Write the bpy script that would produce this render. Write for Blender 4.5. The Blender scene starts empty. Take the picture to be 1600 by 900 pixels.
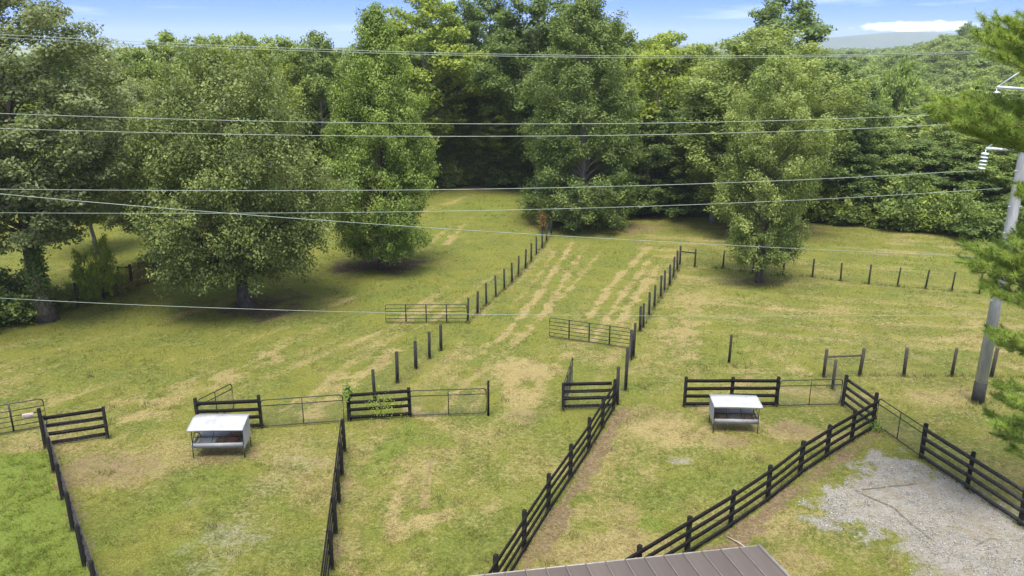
import bpy, math, random
import numpy as np
from mathutils import Matrix, Vector, Euler

R = math.radians
scene = bpy.context.scene
col = scene.collection
random.seed(7)

# ------------------------------------------------------------------ camera, sky, sun, exposure
CAM_H, CAM_F, CAM_P = 16.5, 1240.0, R(17.0)
cam = bpy.data.cameras.new("camera")
cam_o = bpy.data.objects.new("camera", cam)
col.objects.link(cam_o)
cam_o.location = (0, 0, CAM_H)
cam_o.rotation_euler = (R(90) - CAM_P, 0, 0)
cam.sensor_width = 36.0
cam.lens = 36.0 * CAM_F / 1600.0
cam.clip_start, cam.clip_end = 0.1, 40000
scene.camera = cam_o

SUN_EL, SUN_AZ = R(71), R(184)          # azimuth clockwise from +Y (high, behind the camera)
world = bpy.data.worlds.new("World")
scene.world = world
world.use_nodes = True
wt = world.node_tree
for n in list(wt.nodes):
    wt.nodes.remove(n)


def wn(kind, **kw):
    n = wt.nodes.new(kind)
    for k, v in kw.items():
        setattr(n, k, v)
    return n


sky = wn('ShaderNodeTexSky', sky_type='NISHITA', sun_disc=False)
sky.sun_elevation, sky.sun_rotation = SUN_EL, SUN_AZ
sky.air_density, sky.dust_density, sky.ozone_density, sky.altitude = 0.8, 0.0, 4.0, 1500
tc = wn('ShaderNodeTexCoord')
sep = wn('ShaderNodeSeparateXYZ')
wt.links.new(tc.outputs['Generated'], sep.inputs[0])
# streaky thin clouds: noise on the direction, flattened vertically
mp = wn('ShaderNodeMapping')
mp.inputs['Scale'].default_value = (3.0, 3.0, 38.0)
wt.links.new(tc.outputs['Generated'], mp.inputs[0])
nz = wn('ShaderNodeTexNoise')
nz.inputs['Scale'].default_value = 1.6
nz.inputs['Detail'].default_value = 7
nz.inputs['Roughness'].default_value = 0.55
wt.links.new(mp.outputs[0], nz.inputs['Vector'])
rmp = wn('ShaderNodeMapRange')
rmp.inputs['From Min'].default_value, rmp.inputs['From Max'].default_value = 0.55, 0.85
rmp.inputs['To Max'].default_value = 0.6
wt.links.new(nz.outputs['Fac'], rmp.inputs['Value'])
# clouds thin out upwards
elev = wn('ShaderNodeMapRange')
elev.inputs['From Min'].default_value, elev.inputs['From Max'].default_value = 0.0, 0.35
elev.inputs['To Min'].default_value, elev.inputs['To Max'].default_value = 1.0, 0.25
wt.links.new(sep.outputs['Z'], elev.inputs['Value'])
mul = wn('ShaderNodeMath', operation='MULTIPLY')
wt.links.new(rmp.outputs[0], mul.inputs[0])
wt.links.new(elev.outputs[0], mul.inputs[1])
# the low cumulus bank over the mountains
cmap = wn('ShaderNodeMapping')
cmap.inputs['Location'].default_value = (-0.437, -0.899, -0.0195)
vsub = wn('ShaderNodeMapping')
vsub.inputs['Scale'].default_value = (11.0, 6.0, 125.0)
wt.links.new(tc.outputs['Generated'], cmap.inputs[0])
wt.links.new(cmap.outputs[0], vsub.inputs[0])
nz2 = wn('ShaderNodeTexNoise')
nz2.inputs['Scale'].default_value = 60.0
nz2.inputs['Detail'].default_value = 6
wt.links.new(tc.outputs['Generated'], nz2.inputs['Vector'])
vlen = wn('ShaderNodeVectorMath', operation='LENGTH')
wt.links.new(vsub.outputs[0], vlen.inputs[0])
add = wn('ShaderNodeMath', operation='ADD')
wt.links.new(vlen.outputs['Value'], add.inputs[0])
nsc = wn('ShaderNodeMath', operation='MULTIPLY')
nsc.inputs[1].default_value = 1.1
wt.links.new(nz2.outputs['Fac'], nsc.inputs[0])
wt.links.new(nsc.outputs[0], add.inputs[1])
bank = wn('ShaderNodeMapRange')
bank.inputs['From Min'].default_value, bank.inputs['From Max'].default_value = 1.30, 1.02
bank.inputs['To Max'].default_value = 0.95
wt.links.new(add.outputs[0], bank.inputs['Value'])
# unseen high cloud added for white fill light: sparse low down, wider overhead
fill_veil = wn('ShaderNodeMapRange')
fill_veil.inputs['From Min'].default_value, fill_veil.inputs['From Max'].default_value = 0.08, 0.50
fill_veil.inputs['To Max'].default_value = 0.85
wt.links.new(sep.outputs['Z'], fill_veil.inputs['Value'])
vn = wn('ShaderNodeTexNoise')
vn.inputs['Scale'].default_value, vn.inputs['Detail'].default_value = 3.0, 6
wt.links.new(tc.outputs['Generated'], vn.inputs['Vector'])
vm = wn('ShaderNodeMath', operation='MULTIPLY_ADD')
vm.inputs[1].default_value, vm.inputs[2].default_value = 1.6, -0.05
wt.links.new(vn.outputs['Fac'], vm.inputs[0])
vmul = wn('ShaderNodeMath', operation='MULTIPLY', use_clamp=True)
wt.links.new(fill_veil.outputs[0], vmul.inputs[0])
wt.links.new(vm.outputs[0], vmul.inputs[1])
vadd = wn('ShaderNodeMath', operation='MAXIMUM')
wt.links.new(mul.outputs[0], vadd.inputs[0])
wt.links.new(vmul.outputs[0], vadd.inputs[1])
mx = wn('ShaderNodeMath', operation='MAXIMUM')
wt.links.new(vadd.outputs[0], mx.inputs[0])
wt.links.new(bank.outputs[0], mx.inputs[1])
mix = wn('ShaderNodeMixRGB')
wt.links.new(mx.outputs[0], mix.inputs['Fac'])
tint = wn('ShaderNodeMixRGB', blend_type='MULTIPLY')
tint.inputs['Fac'].default_value = 1.0
tint.inputs['Color2'].default_value = (0.165, 0.285, 0.70, 1)
wt.links.new(sky.outputs[0], tint.inputs['Color1'])
wt.links.new(tint.outputs[0], mix.inputs['Color1'])
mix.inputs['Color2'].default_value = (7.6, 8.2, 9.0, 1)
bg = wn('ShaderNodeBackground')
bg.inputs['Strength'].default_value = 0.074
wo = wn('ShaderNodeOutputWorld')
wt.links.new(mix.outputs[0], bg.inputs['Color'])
wt.links.new(bg.outputs[0], wo.inputs['Surface'])

sun = bpy.data.lights.new("sun", 'SUN')
sun.energy, sun.angle, sun.color = 2.1, R(28), (1.0, 0.94, 0.82)   # wide angle for soft shadows
sun_o = bpy.data.objects.new("sun", sun)
col.objects.link(sun_o)
sd = Vector((math.sin(SUN_AZ) * math.cos(SUN_EL), math.cos(SUN_AZ) * math.cos(SUN_EL), math.sin(SUN_EL)))
sun_o.rotation_euler = sd.to_track_quat('Z', 'Y').to_euler()
sun_o.location = sd * 100

vs = scene.view_settings
scene.display_settings.display_device = 'sRGB'
vs.view_transform, vs.look, vs.gamma, vs.use_curve_mapping = 'Standard', 'None', 1.0, False
vs.exposure = 1.78
cy = scene.cycles
cy.max_bounces, cy.diffuse_bounces, cy.glossy_bounces = 6, 4, 2
cy.transmission_bounces, cy.transparent_max_bounces, cy.volume_bounces = 4, 6, 0
cy.caustics_reflective = cy.caustics_refractive = False
cy.use_denoising = True

# ------------------------------------------------------------------ solving places from the photograph's camera
_U = np.array([0, math.sin(CAM_P), math.cos(CAM_P)])
_F = np.array([0, math.cos(CAM_P), -math.sin(CAM_P)])


def ray(px, py):
    return np.array([(px - 800) / CAM_F, 0, 0]) + _U * (450 - py) / CAM_F + _F


def G(px, py, z=0.0):
    """the point of height z seen at a pixel of the 1600 x 900 photograph"""
    d = ray(px, py)
    t = (CAM_H - z) / -d[2]
    return np.array([d[0] * t, d[1] * t, z])


def P(px, py, y):
    """the point at distance y in front of the camera seen at a pixel"""
    d = ray(px, py)
    t = y / d[1]
    return np.array([d[0] * t, y, CAM_H + d[2] * t])


def height_at(px, py, q):
    """height of the point above ground point q seen at a pixel"""
    d = ray(px, py)
    return CAM_H + d[2] * math.hypot(q[0], q[1]) / math.hypot(d[0], d[1])


# ------------------------------------------------------------------ noise and terrain
def _hash(ix, iy, seed):
    h = (ix.astype(np.int64) * 374761393 + iy.astype(np.int64) * 668265263 + seed * 974711) & 0x7fffffff
    h = ((h ^ (h >> 13)) * 1274126177) & 0x7fffffff
    return ((h ^ (h >> 16)) & 0xffff) / 65535.0


def vnoise(x, y, seed=0):
    ix, iy = np.floor(x), np.floor(y)
    fx, fy = x - ix, y - iy
    fx, fy = fx * fx * (3 - 2 * fx), fy * fy * (3 - 2 * fy)
    a, b = _hash(ix, iy, seed), _hash(ix + 1, iy, seed)
    c, d = _hash(ix, iy + 1, seed), _hash(ix + 1, iy + 1, seed)
    return (a * (1 - fx) + b * fx) * (1 - fy) + (c * (1 - fx) + d * fx) * fy


def fbm(x, y, seed=0, oct=4):
    s, a, t = 0, 1.0, 0
    for k in range(oct):
        s = s + a * vnoise(x * 2 ** k + 17.3 * k, y * 2 ** k - 9.1 * k, seed + k)
        t += a
        a *= 0.55
    return s / t


def sstep(a, b, x):
    t = np.clip((x - a) / (b - a), 0, 1)
    return t * t * (3 - 2 * t)


def terrain(x, y):
    x, y = np.asarray(x, float), np.asarray(y, float)
    z = 0.10 * np.sin(x * 0.19 + 1.0) * np.cos(y * 0.15) + 0.05 * np.sin(x * 0.43 + y * 0.31)
    s = sstep(14, 40, x - (y - 70) * 0.12) * sstep(70, 135, y)
    z = z - 11.0 * s
    q = x / np.maximum(y, 1)
    z = z + sstep(190, 480, y) * 22 * sstep(20, 160, x) * (0.45 + 0.65 * sstep(0.43, 0.56, q)) + sstep(150, 600, y) * 6 * (fbm(x / 130, y / 130, 5) - 0.6)
    z = z - 13 * sstep(135, 200, y) * (1 - sstep(0.1, 0.35, x / np.maximum(y, 1)))
    z = z * (1 - 0.6 * sstep(900, 2000, np.hypot(x, y)))
    return z


def TZ(x, y):
    return float(terrain(np.array([x]), np.array([y]))[0])


# ------------------------------------------------------------------ small helpers
def tag(o, label=None, cat=None, group=None, kind=None):
    if label: o['label'] = label
    if cat: o['category'] = cat
    if group: o['group'] = group
    if kind: o['kind'] = kind
    return o


def thing(name, loc, label, cat, group=None, rz=0.0):
    o = bpy.data.objects.new(name, None)
    o.empty_display_size = 0.3
    o.location = loc
    o.rotation_euler = (0, 0, rz)
    col.objects.link(o)
    return tag(o, label, cat, group)


def link(name, me, parent=None, kind=None):
    o = bpy.data.objects.new(name, me)
    col.objects.link(o)
    if parent is not None:
        o.parent = parent
    if kind: o['kind'] = kind
    return o


def copy_tree(o, parent=None):
    c = o.copy()
    col.objects.link(c)
    c.parent = parent
    for ch in list(o.children):
        copy_tree(ch, c)
    return c


def mesh_np(name, verts, faces, mat=None, attrs=None, smooth=False):
    """faces: int array (n, k) with k 3 or 4, or a list of such arrays"""
    verts = np.asarray(verts, np.float32)
    fl = faces if isinstance(faces, list) else [faces]
    fl = [np.asarray(f, np.int32) for f in fl if len(f)]
    me = bpy.data.meshes.new(name)
    me.vertices.add(len(verts))
    me.vertices.foreach_set('co', verts.ravel())
    loops = np.concatenate([f.ravel() for f in fl])
    counts = np.concatenate([np.full(len(f), f.shape[1], np.int32) for f in fl])
    starts = np.concatenate([[0], np.cumsum(counts)[:-1]]).astype(np.int32)
    me.loops.add(len(loops))
    me.loops.foreach_set('vertex_index', loops)
    me.polygons.add(len(counts))
    me.polygons.foreach_set('loop_start', starts)
    me.polygons.foreach_set('loop_total', counts)
    if smooth:
        me.polygons.foreach_set('use_smooth', np.ones(len(counts), bool))
    for k, v in (attrs or {}).items():
        v = np.asarray(v, np.float32)
        if v.ndim == 1:
            a = me.attributes.new(k, 'FLOAT', 'POINT')
            a.data.foreach_set('value', v)
        else:
            a = me.attributes.new(k, 'FLOAT_COLOR', 'POINT')
            if v.shape[1] == 3:
                v = np.c_[v, np.ones(len(v), np.float32)]
            a.data.foreach_set('color', v.ravel())
    me.update(calc_edges=True)
    me.validate()
    if mat: me.materials.append(mat)
    return me


class MB:
    """collects boxes and tubes; build() links them as one mesh object"""

    def __init__(self):
        self.v, self.q, self.t, self.n = [], [], [], 0

    def add(self, v, q=None, t=None):
        v = np.asarray(v, float)
        self.v.append(v)
        if q is not None and len(q): self.q.append(np.asarray(q) + self.n)
        if t is not None and len(t): self.t.append(np.asarray(t) + self.n)
        self.n += len(v)

    def box(self, c, s, M=None):
        p = np.array([[x, y, z] for x in (-.5, .5) for y in (-.5, .5) for z in (-.5, .5)]) * np.asarray(s)
        if M is not None:
            p = p @ np.asarray(M).T
        self.add(p + np.asarray(c), [[0, 1, 3, 2], [4, 6, 7, 5], [0, 4, 5, 1], [2, 3, 7, 6], [0, 2, 6, 4], [1, 5, 7, 3]])

    def beam(self, a, b, w, h, up=(0, 0, 1)):
        """box from a to b, w across, h along up"""
        a, b = np.asarray(a, float), np.asarray(b, float)
        d = b - a
        L = np.linalg.norm(d)
        d = d / L
        s = np.cross(d, up)
        s /= np.linalg.norm(s)
        u = np.cross(s, d)
        self.box((a + b) / 2, (L, w, h), np.stack([d, s, u], 1))

    def tube(self, pts, r, n=6, cap=True):
        pts = np.asarray(pts, float)
        m = len(pts)
        r = np.broadcast_to(np.asarray(r, float), (m,))
        d = np.gradient(pts, axis=0)
        d /= np.linalg.norm(d, axis=1)[:, None] + 1e-12
        ref = np.array([0, 0, 1.0]) if abs(d[:, 2]).mean() < 0.8 else np.array([0, 1.0, 0])
        s = np.cross(d, ref)
        s /= np.linalg.norm(s, axis=1)[:, None] + 1e-12
        u = np.cross(s, d)
        a = np.arange(n) * 2 * math.pi / n
        ring = (s[:, None] * np.cos(a)[None, :, None] + u[:, None] * np.sin(a)[None, :, None]) * r[:, None, None] + pts[:, None]
        v = ring.reshape(-1, 3)
        i, j = np.meshgrid(np.arange(m - 1), np.arange(n), indexing='ij')
        i, j = i.ravel(), j.ravel()
        q = np.stack([i * n + j, i * n + (j + 1) % n, (i + 1) * n + (j + 1) % n, (i + 1) * n + j], 1)
        t = None
        if cap:
            t = [[0, k + 1, k] for k in range(1, n - 1)] + [[(m - 1) * n, (m - 1) * n + k, (m - 1) * n + k + 1] for k in range(1, n - 1)]
        self.add(v, q, t)

    def mesh(self, name, mat=None, smooth=False, attrs=None):
        f = []
        if self.q: f.append(np.concatenate(self.q))
        if self.t: f.append(np.concatenate(self.t))
        return mesh_np(name, np.concatenate(self.v), f, mat, attrs, smooth)

    def build(self, name, mat=None, parent=None, smooth=False, kind=None):
        return link(name, self.mesh(name, mat, smooth), parent, kind)


# ------------------------------------------------------------------ materials
def mat_new(name):
    m = bpy.data.materials.new(name)
    m.use_nodes = True
    nt = m.node_tree
    b = nt.nodes.get('Principled BSDF')
    return m, nt, b


def ramp_noise(nt, c1, c2, scale, detail=5, lo=0.35, hi=0.65, coord='Object', stretch=(1, 1, 1)):
    t = nt.nodes.new('ShaderNodeTexCoord')
    mpn = nt.nodes.new('ShaderNodeMapping')
    mpn.inputs['Scale'].default_value = stretch
    n = nt.nodes.new('ShaderNodeTexNoise')
    n.inputs['Scale'].default_value = scale
    n.inputs['Detail'].default_value = detail
    n.inputs['Roughness'].default_value = 0.6
    r = nt.nodes.new('ShaderNodeValToRGB')
    r.color_ramp.elements[0].position, r.color_ramp.elements[1].position = lo, hi
    r.color_ramp.elements[0].color = (*c1, 1)
    r.color_ramp.elements[1].color = (*c2, 1)
    nt.links.new(t.outputs[coord], mpn.inputs[0])
    nt.links.new(mpn.outputs[0], n.inputs['Vector'])
    nt.links.new(n.outputs['Fac'], r.inputs[0])
    return r, n


def simple(name, c1, c2, scale, rough=0.7, metal=0.0, bump=0.0, stretch=(1, 1, 1), lo=0.35, hi=0.65, spec=0.5, coord='Object'):
    m, nt, b = mat_new(name)
    r, n = ramp_noise(nt, c1, c2, scale, stretch=stretch, lo=lo, hi=hi, coord=coord)
    nt.links.new(r.outputs[0], b.inputs['Base Color'])
    b.inputs['Roughness'].default_value = rough
    b.inputs['Metallic'].default_value = metal
    b.inputs['Specular IOR Level'].default_value = spec
    if bump:
        bp = nt.nodes.new('ShaderNodeBump')
        bp.inputs['Strength'].default_value = bump
        bp.inputs['Distance'].default_value = 0.02
        nt.links.new(n.outputs['Fac'], bp.inputs['Height'])
        nt.links.new(bp.outputs[0], b.inputs['Normal'])
    return m


M = {}
M['black_board'] = simple('black_paint', (0.008, 0.008, 0.008), (0.022, 0.021, 0.020), 5, 0.85, bump=0.3, stretch=(1, 6, 6), spec=0.12)
M['worn_board'] = simple('worn_black_paint', (0.014, 0.014, 0.014), (0.075, 0.073, 0.068), 6, 0.85, bump=0.3, stretch=(1, 8, 8), spec=0.12)
M['round_post'] = simple('creosote_post', (0.018, 0.018, 0.017), (0.055, 0.052, 0.046), 9, 0.9, bump=0.4, stretch=(4, 4, 0.6), spec=0.2)
M['wood_post'] = simple('weathered_post', (0.035, 0.031, 0.026), (0.095, 0.085, 0.07), 9, 0.9, bump=0.4, stretch=(4, 4, 0.6), spec=0.2)
M['gate_tube'] = simple('black_gate_tube', (0.008, 0.010, 0.010), (0.02, 0.022, 0.021), 3, 0.5, spec=0.4)
M['wire'] = simple('galvanised_wire', (0.10, 0.10, 0.09), (0.20, 0.19, 0.17), 3, 0.6, metal=0.3)
M['conductor'] = simple('aluminium_conductor', (0.20, 0.25, 0.22), (0.32, 0.37, 0.33), 2, 0.5, metal=0.0)
M['pole_steel'] = simple('galvanised_pole', (0.32, 0.325, 0.345), (0.48, 0.49, 0.52), 2.2, 0.55, metal=0.15, stretch=(3, 3, 0.5))
M['pole_coat'] = simple('black_pole_coating', (0.008, 0.008, 0.008), (0.022, 0.022, 0.022), 4, 0.8)
M['arm_steel'] = simple('bluish_arm_steel', (0.42, 0.47, 0.53), (0.58, 0.63, 0.68), 3, 0.45, metal=0.2)
M['insulator'] = simple('glass_grey_insulator', (0.55, 0.64, 0.68), (0.72, 0.78, 0.80), 4, 0.3)
M['white_tin'] = simple('white_sheet_metal', (0.24, 0.25, 0.27), (0.36, 0.372, 0.395), 3, 0.45, stretch=(1, 1, 1), lo=0.25)
M['grey_tin'] = simple('dusty_white_sheet', (0.30, 0.30, 0.29), (0.44, 0.44, 0.43), 5, 0.6, lo=0.25)
M['green_rod'] = simple('dark_green_rod', (0.012, 0.022, 0.018), (0.03, 0.045, 0.036), 4, 0.6)
M['hay'] = simple('old_hay', (0.18, 0.12, 0.07), (0.38, 0.28, 0.17), 12, 0.95, bump=0.5)
M['grey_litter'] = simple('grey_hay_litter', (0.16, 0.14, 0.11), (0.42, 0.38, 0.32), 14, 0.95, bump=0.5)
M['brown_hay'] = simple('red_brown_hay', (0.20, 0.09, 0.055), (0.36, 0.18, 0.11), 12, 0.95, bump=0.5)
M['sign'] = simple('faded_pink_sign', (0.36, 0.28, 0.28), (0.48, 0.40, 0.39), 7, 0.6)
M['sign_ink'] = simple('faded_ink', (0.16, 0.13, 0.14), (0.3, 0.26, 0.27), 20, 0.7)
M['roof'] = simple('brown_metal_roof', (0.072, 0.057, 0.048), (0.110, 0.089, 0.076), 1.2, 0.5, metal=0.1, lo=0.25, hi=0.75, stretch=(1, 1, 1), coord='Generated')
_nt = M['roof'].node_tree
_oi = _nt.nodes.new('ShaderNodeObjectInfo')
_hs = _nt.nodes.new('ShaderNodeHueSaturation')
_mr = _nt.nodes.new('ShaderNodeMapRange')
_mr.inputs['To Min'].default_value, _mr.inputs['To Max'].default_value = 0.85, 1.15
_b = _nt.nodes['Principled BSDF']
_src = _b.inputs['Base Color'].links[0].from_socket
_nt.links.new(_oi.outputs['Random'], _mr.inputs['Value'])
_nt.links.new(_mr.outputs[0], _hs.inputs['Value'])
_nt.links.new(_src, _hs.inputs['Color'])
_nt.links.new(_hs.outputs[0], _b.inputs['Base Color'])
M['roof_trim'] = simple('pale_drip_edge', (0.22, 0.20, 0.19), (0.32, 0.30, 0.28), 3, 0.5)
M['barn_wall'] = simple('brown_barn_siding', (0.10, 0.075, 0.06), (0.15, 0.115, 0.09), 3, 0.8)
M['pale_pipe'] = simple('pale_pipe', (0.34, 0.30, 0.24), (0.45, 0.40, 0.33), 5, 0.6)
M['bark'] = simple('grey_bark', (0.055, 0.045, 0.036), (0.14, 0.118, 0.095), 4, 0.95, bump=0.8, stretch=(3, 3, 0.7), spec=0.1)
M['pale_bark'] = simple('pale_bark', (0.17, 0.155, 0.13), (0.34, 0.31, 0.27), 4, 0.95, bump=0.6, stretch=(3, 3, 0.7), spec=0.1)
M['pine_bark'] = simple('pine_bark', (0.07, 0.045, 0.032), (0.16, 0.11, 0.08), 5, 0.95, bump=0.8, stretch=(3, 3, 0.7), spec=0.1)


def leaf_mat(name, dark, mid, light, trans=0.42, hue_var=0.5):
    """leaf colour from the per-leaf attribute tone, a slow noise through the crown and the object's own random number"""
    m, nt, b = mat_new(name)
    nt.nodes.remove(b)
    out = nt.nodes['Material Output']
    at = nt.nodes.new('ShaderNodeAttribute')
    at.attribute_name = 'tone'
    t = nt.nodes.new('ShaderNodeTexCoord')
    n = nt.nodes.new('ShaderNodeTexNoise')
    n.inputs['Scale'].default_value = 0.55
    n.inputs['Detail'].default_value = 3
    nt.links.new(t.outputs['Object'], n.inputs['Vector'])
    oi = nt.nodes.new('ShaderNodeObjectInfo')
    a1 = nt.nodes.new('ShaderNodeMath'); a1.operation = 'MULTIPLY_ADD'
    a1.inputs[1].default_value, a1.inputs[2].default_value = 0.9, -0.45
    nt.links.new(n.outputs['Fac'], a1.inputs[0])
    a2 = nt.nodes.new('ShaderNodeMath'); a2.operation = 'MULTIPLY_ADD'
    a2.inputs[1].default_value, a2.inputs[2].default_value = hue_var, -hue_var / 2
    nt.links.new(oi.outputs['Random'], a2.inputs[0])
    s1 = nt.nodes.new('ShaderNodeMath'); s1.operation = 'ADD'
    nt.links.new(at.outputs['Fac'], s1.inputs[0]); nt.links.new(a1.outputs[0], s1.inputs[1])
    s2 = nt.nodes.new('ShaderNodeMath'); s2.operation = 'ADD'
    nt.links.new(s1.outputs[0], s2.inputs[0]); nt.links.new(a2.outputs[0], s2.inputs[1])
    r = nt.nodes.new('ShaderNodeValToRGB')
    e = r.color_ramp.elements
    e[0].position, e[0].color = 0.1, (*dark, 1)
    e[1].position, e[1].color = 0.95, (*light, 1)
    k = e.new(0.5); k.color = (*mid, 1)
    nt.links.new(s2.outputs[0], r.inputs[0])
    d = nt.nodes.new('ShaderNodeBsdfPrincipled')
    d.inputs['Roughness'].default_value = 0.55
    d.inputs['Specular IOR Level'].default_value = 0.35
    nt.links.new(r.outputs[0], d.inputs['Base Color'])
    tr = nt.nodes.new('ShaderNodeBsdfTranslucent')
    tb = nt.nodes.new('ShaderNodeMixRGB'); tb.blend_type = 'MULTIPLY'; tb.inputs['Fac'].default_value = 1
    tb.inputs['Color2'].default_value = (1.25, 1.2, 0.55, 1)
    nt.links.new(r.outputs[0], tb.inputs['Color1']); nt.links.new(tb.outputs[0], tr.inputs['Color'])
    ms = nt.nodes.new('ShaderNodeMixShader'); ms.inputs['Fac'].default_value = trans
    nt.links.new(d.outputs[0], ms.inputs[1]); nt.links.new(tr.outputs[0], ms.inputs[2])
    nt.links.new(ms.outputs[0], out.inputs['Surface'])
    return m


L = {
    'oak': leaf_mat('oak_leaves', (0.092, 0.132, 0.040), (0.171, 0.222, 0.067), (0.324, 0.386, 0.120), hue_var=0),
    'bright': leaf_mat('bright_leaves', (0.109, 0.171, 0.032), (0.205, 0.290, 0.058), (0.361, 0.450, 0.109), hue_var=0.1),
    'soft': leaf_mat('soft_leaves', (0.117, 0.166, 0.044), (0.223, 0.290, 0.076), (0.382, 0.449, 0.142), hue_var=0),
    'forest': leaf_mat('forest_leaves', (0.084, 0.135, 0.033), (0.170, 0.235, 0.055), (0.311, 0.383, 0.092)),
    'yellow': leaf_mat('yellow_green_leaves', (0.135, 0.199, 0.026), (0.239, 0.312, 0.048), (0.384, 0.449, 0.091)),
    'grey': leaf_mat('grey_green_leaves', (0.114, 0.150, 0.058), (0.198, 0.241, 0.101), (0.330, 0.377, 0.188), hue_var=0.25),
    'dark': leaf_mat('dark_leaves', (0.068, 0.115, 0.032), (0.132, 0.197, 0.053), (0.236, 0.307, 0.087), hue_var=0.15),
    'pine': leaf_mat('pine_needles', (0.122, 0.198, 0.033), (0.233, 0.335, 0.057), (0.422, 0.499, 0.107), trans=0.25, hue_var=0),
    'brush': leaf_mat('brush_leaves', (0.114, 0.111, 0.033), (0.239, 0.220, 0.064), (0.428, 0.358, 0.113)),
    'rust': leaf_mat('rusty_leaves', (0.190, 0.076, 0.025), (0.352, 0.152, 0.042), (0.487, 0.273, 0.086)),
}

# ------------------------------------------------------------------ the ground: one sheet to the horizon, with straw, lush, bare and gravel patches
def grow(a, n, k, step):
    out, s = [], step
    for _ in range(n):
        s *= k
        a += s
        out.append(a)
    return out


gx = list(np.arange(-48, 48.01, 0.22))
gx = [-v for v in grow(48, 46, 1.19, 0.3)][::-1] + gx + grow(48, 46, 1.19, 0.3)
gy = list(np.arange(14, 66, 0.2)) + list(np.arange(66, 104.01, 0.3))
gy = [14 - (v - 14) for v in grow(14, 30, 1.22, 0.3)][::-1] + gy + grow(104, 46, 1.19, 0.3)
gx, gy = np.array(gx), np.array(gy)
GX, GY = np.meshgrid(gx, gy)
GXf, GYf = GX.ravel(), GY.ravel()

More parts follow.
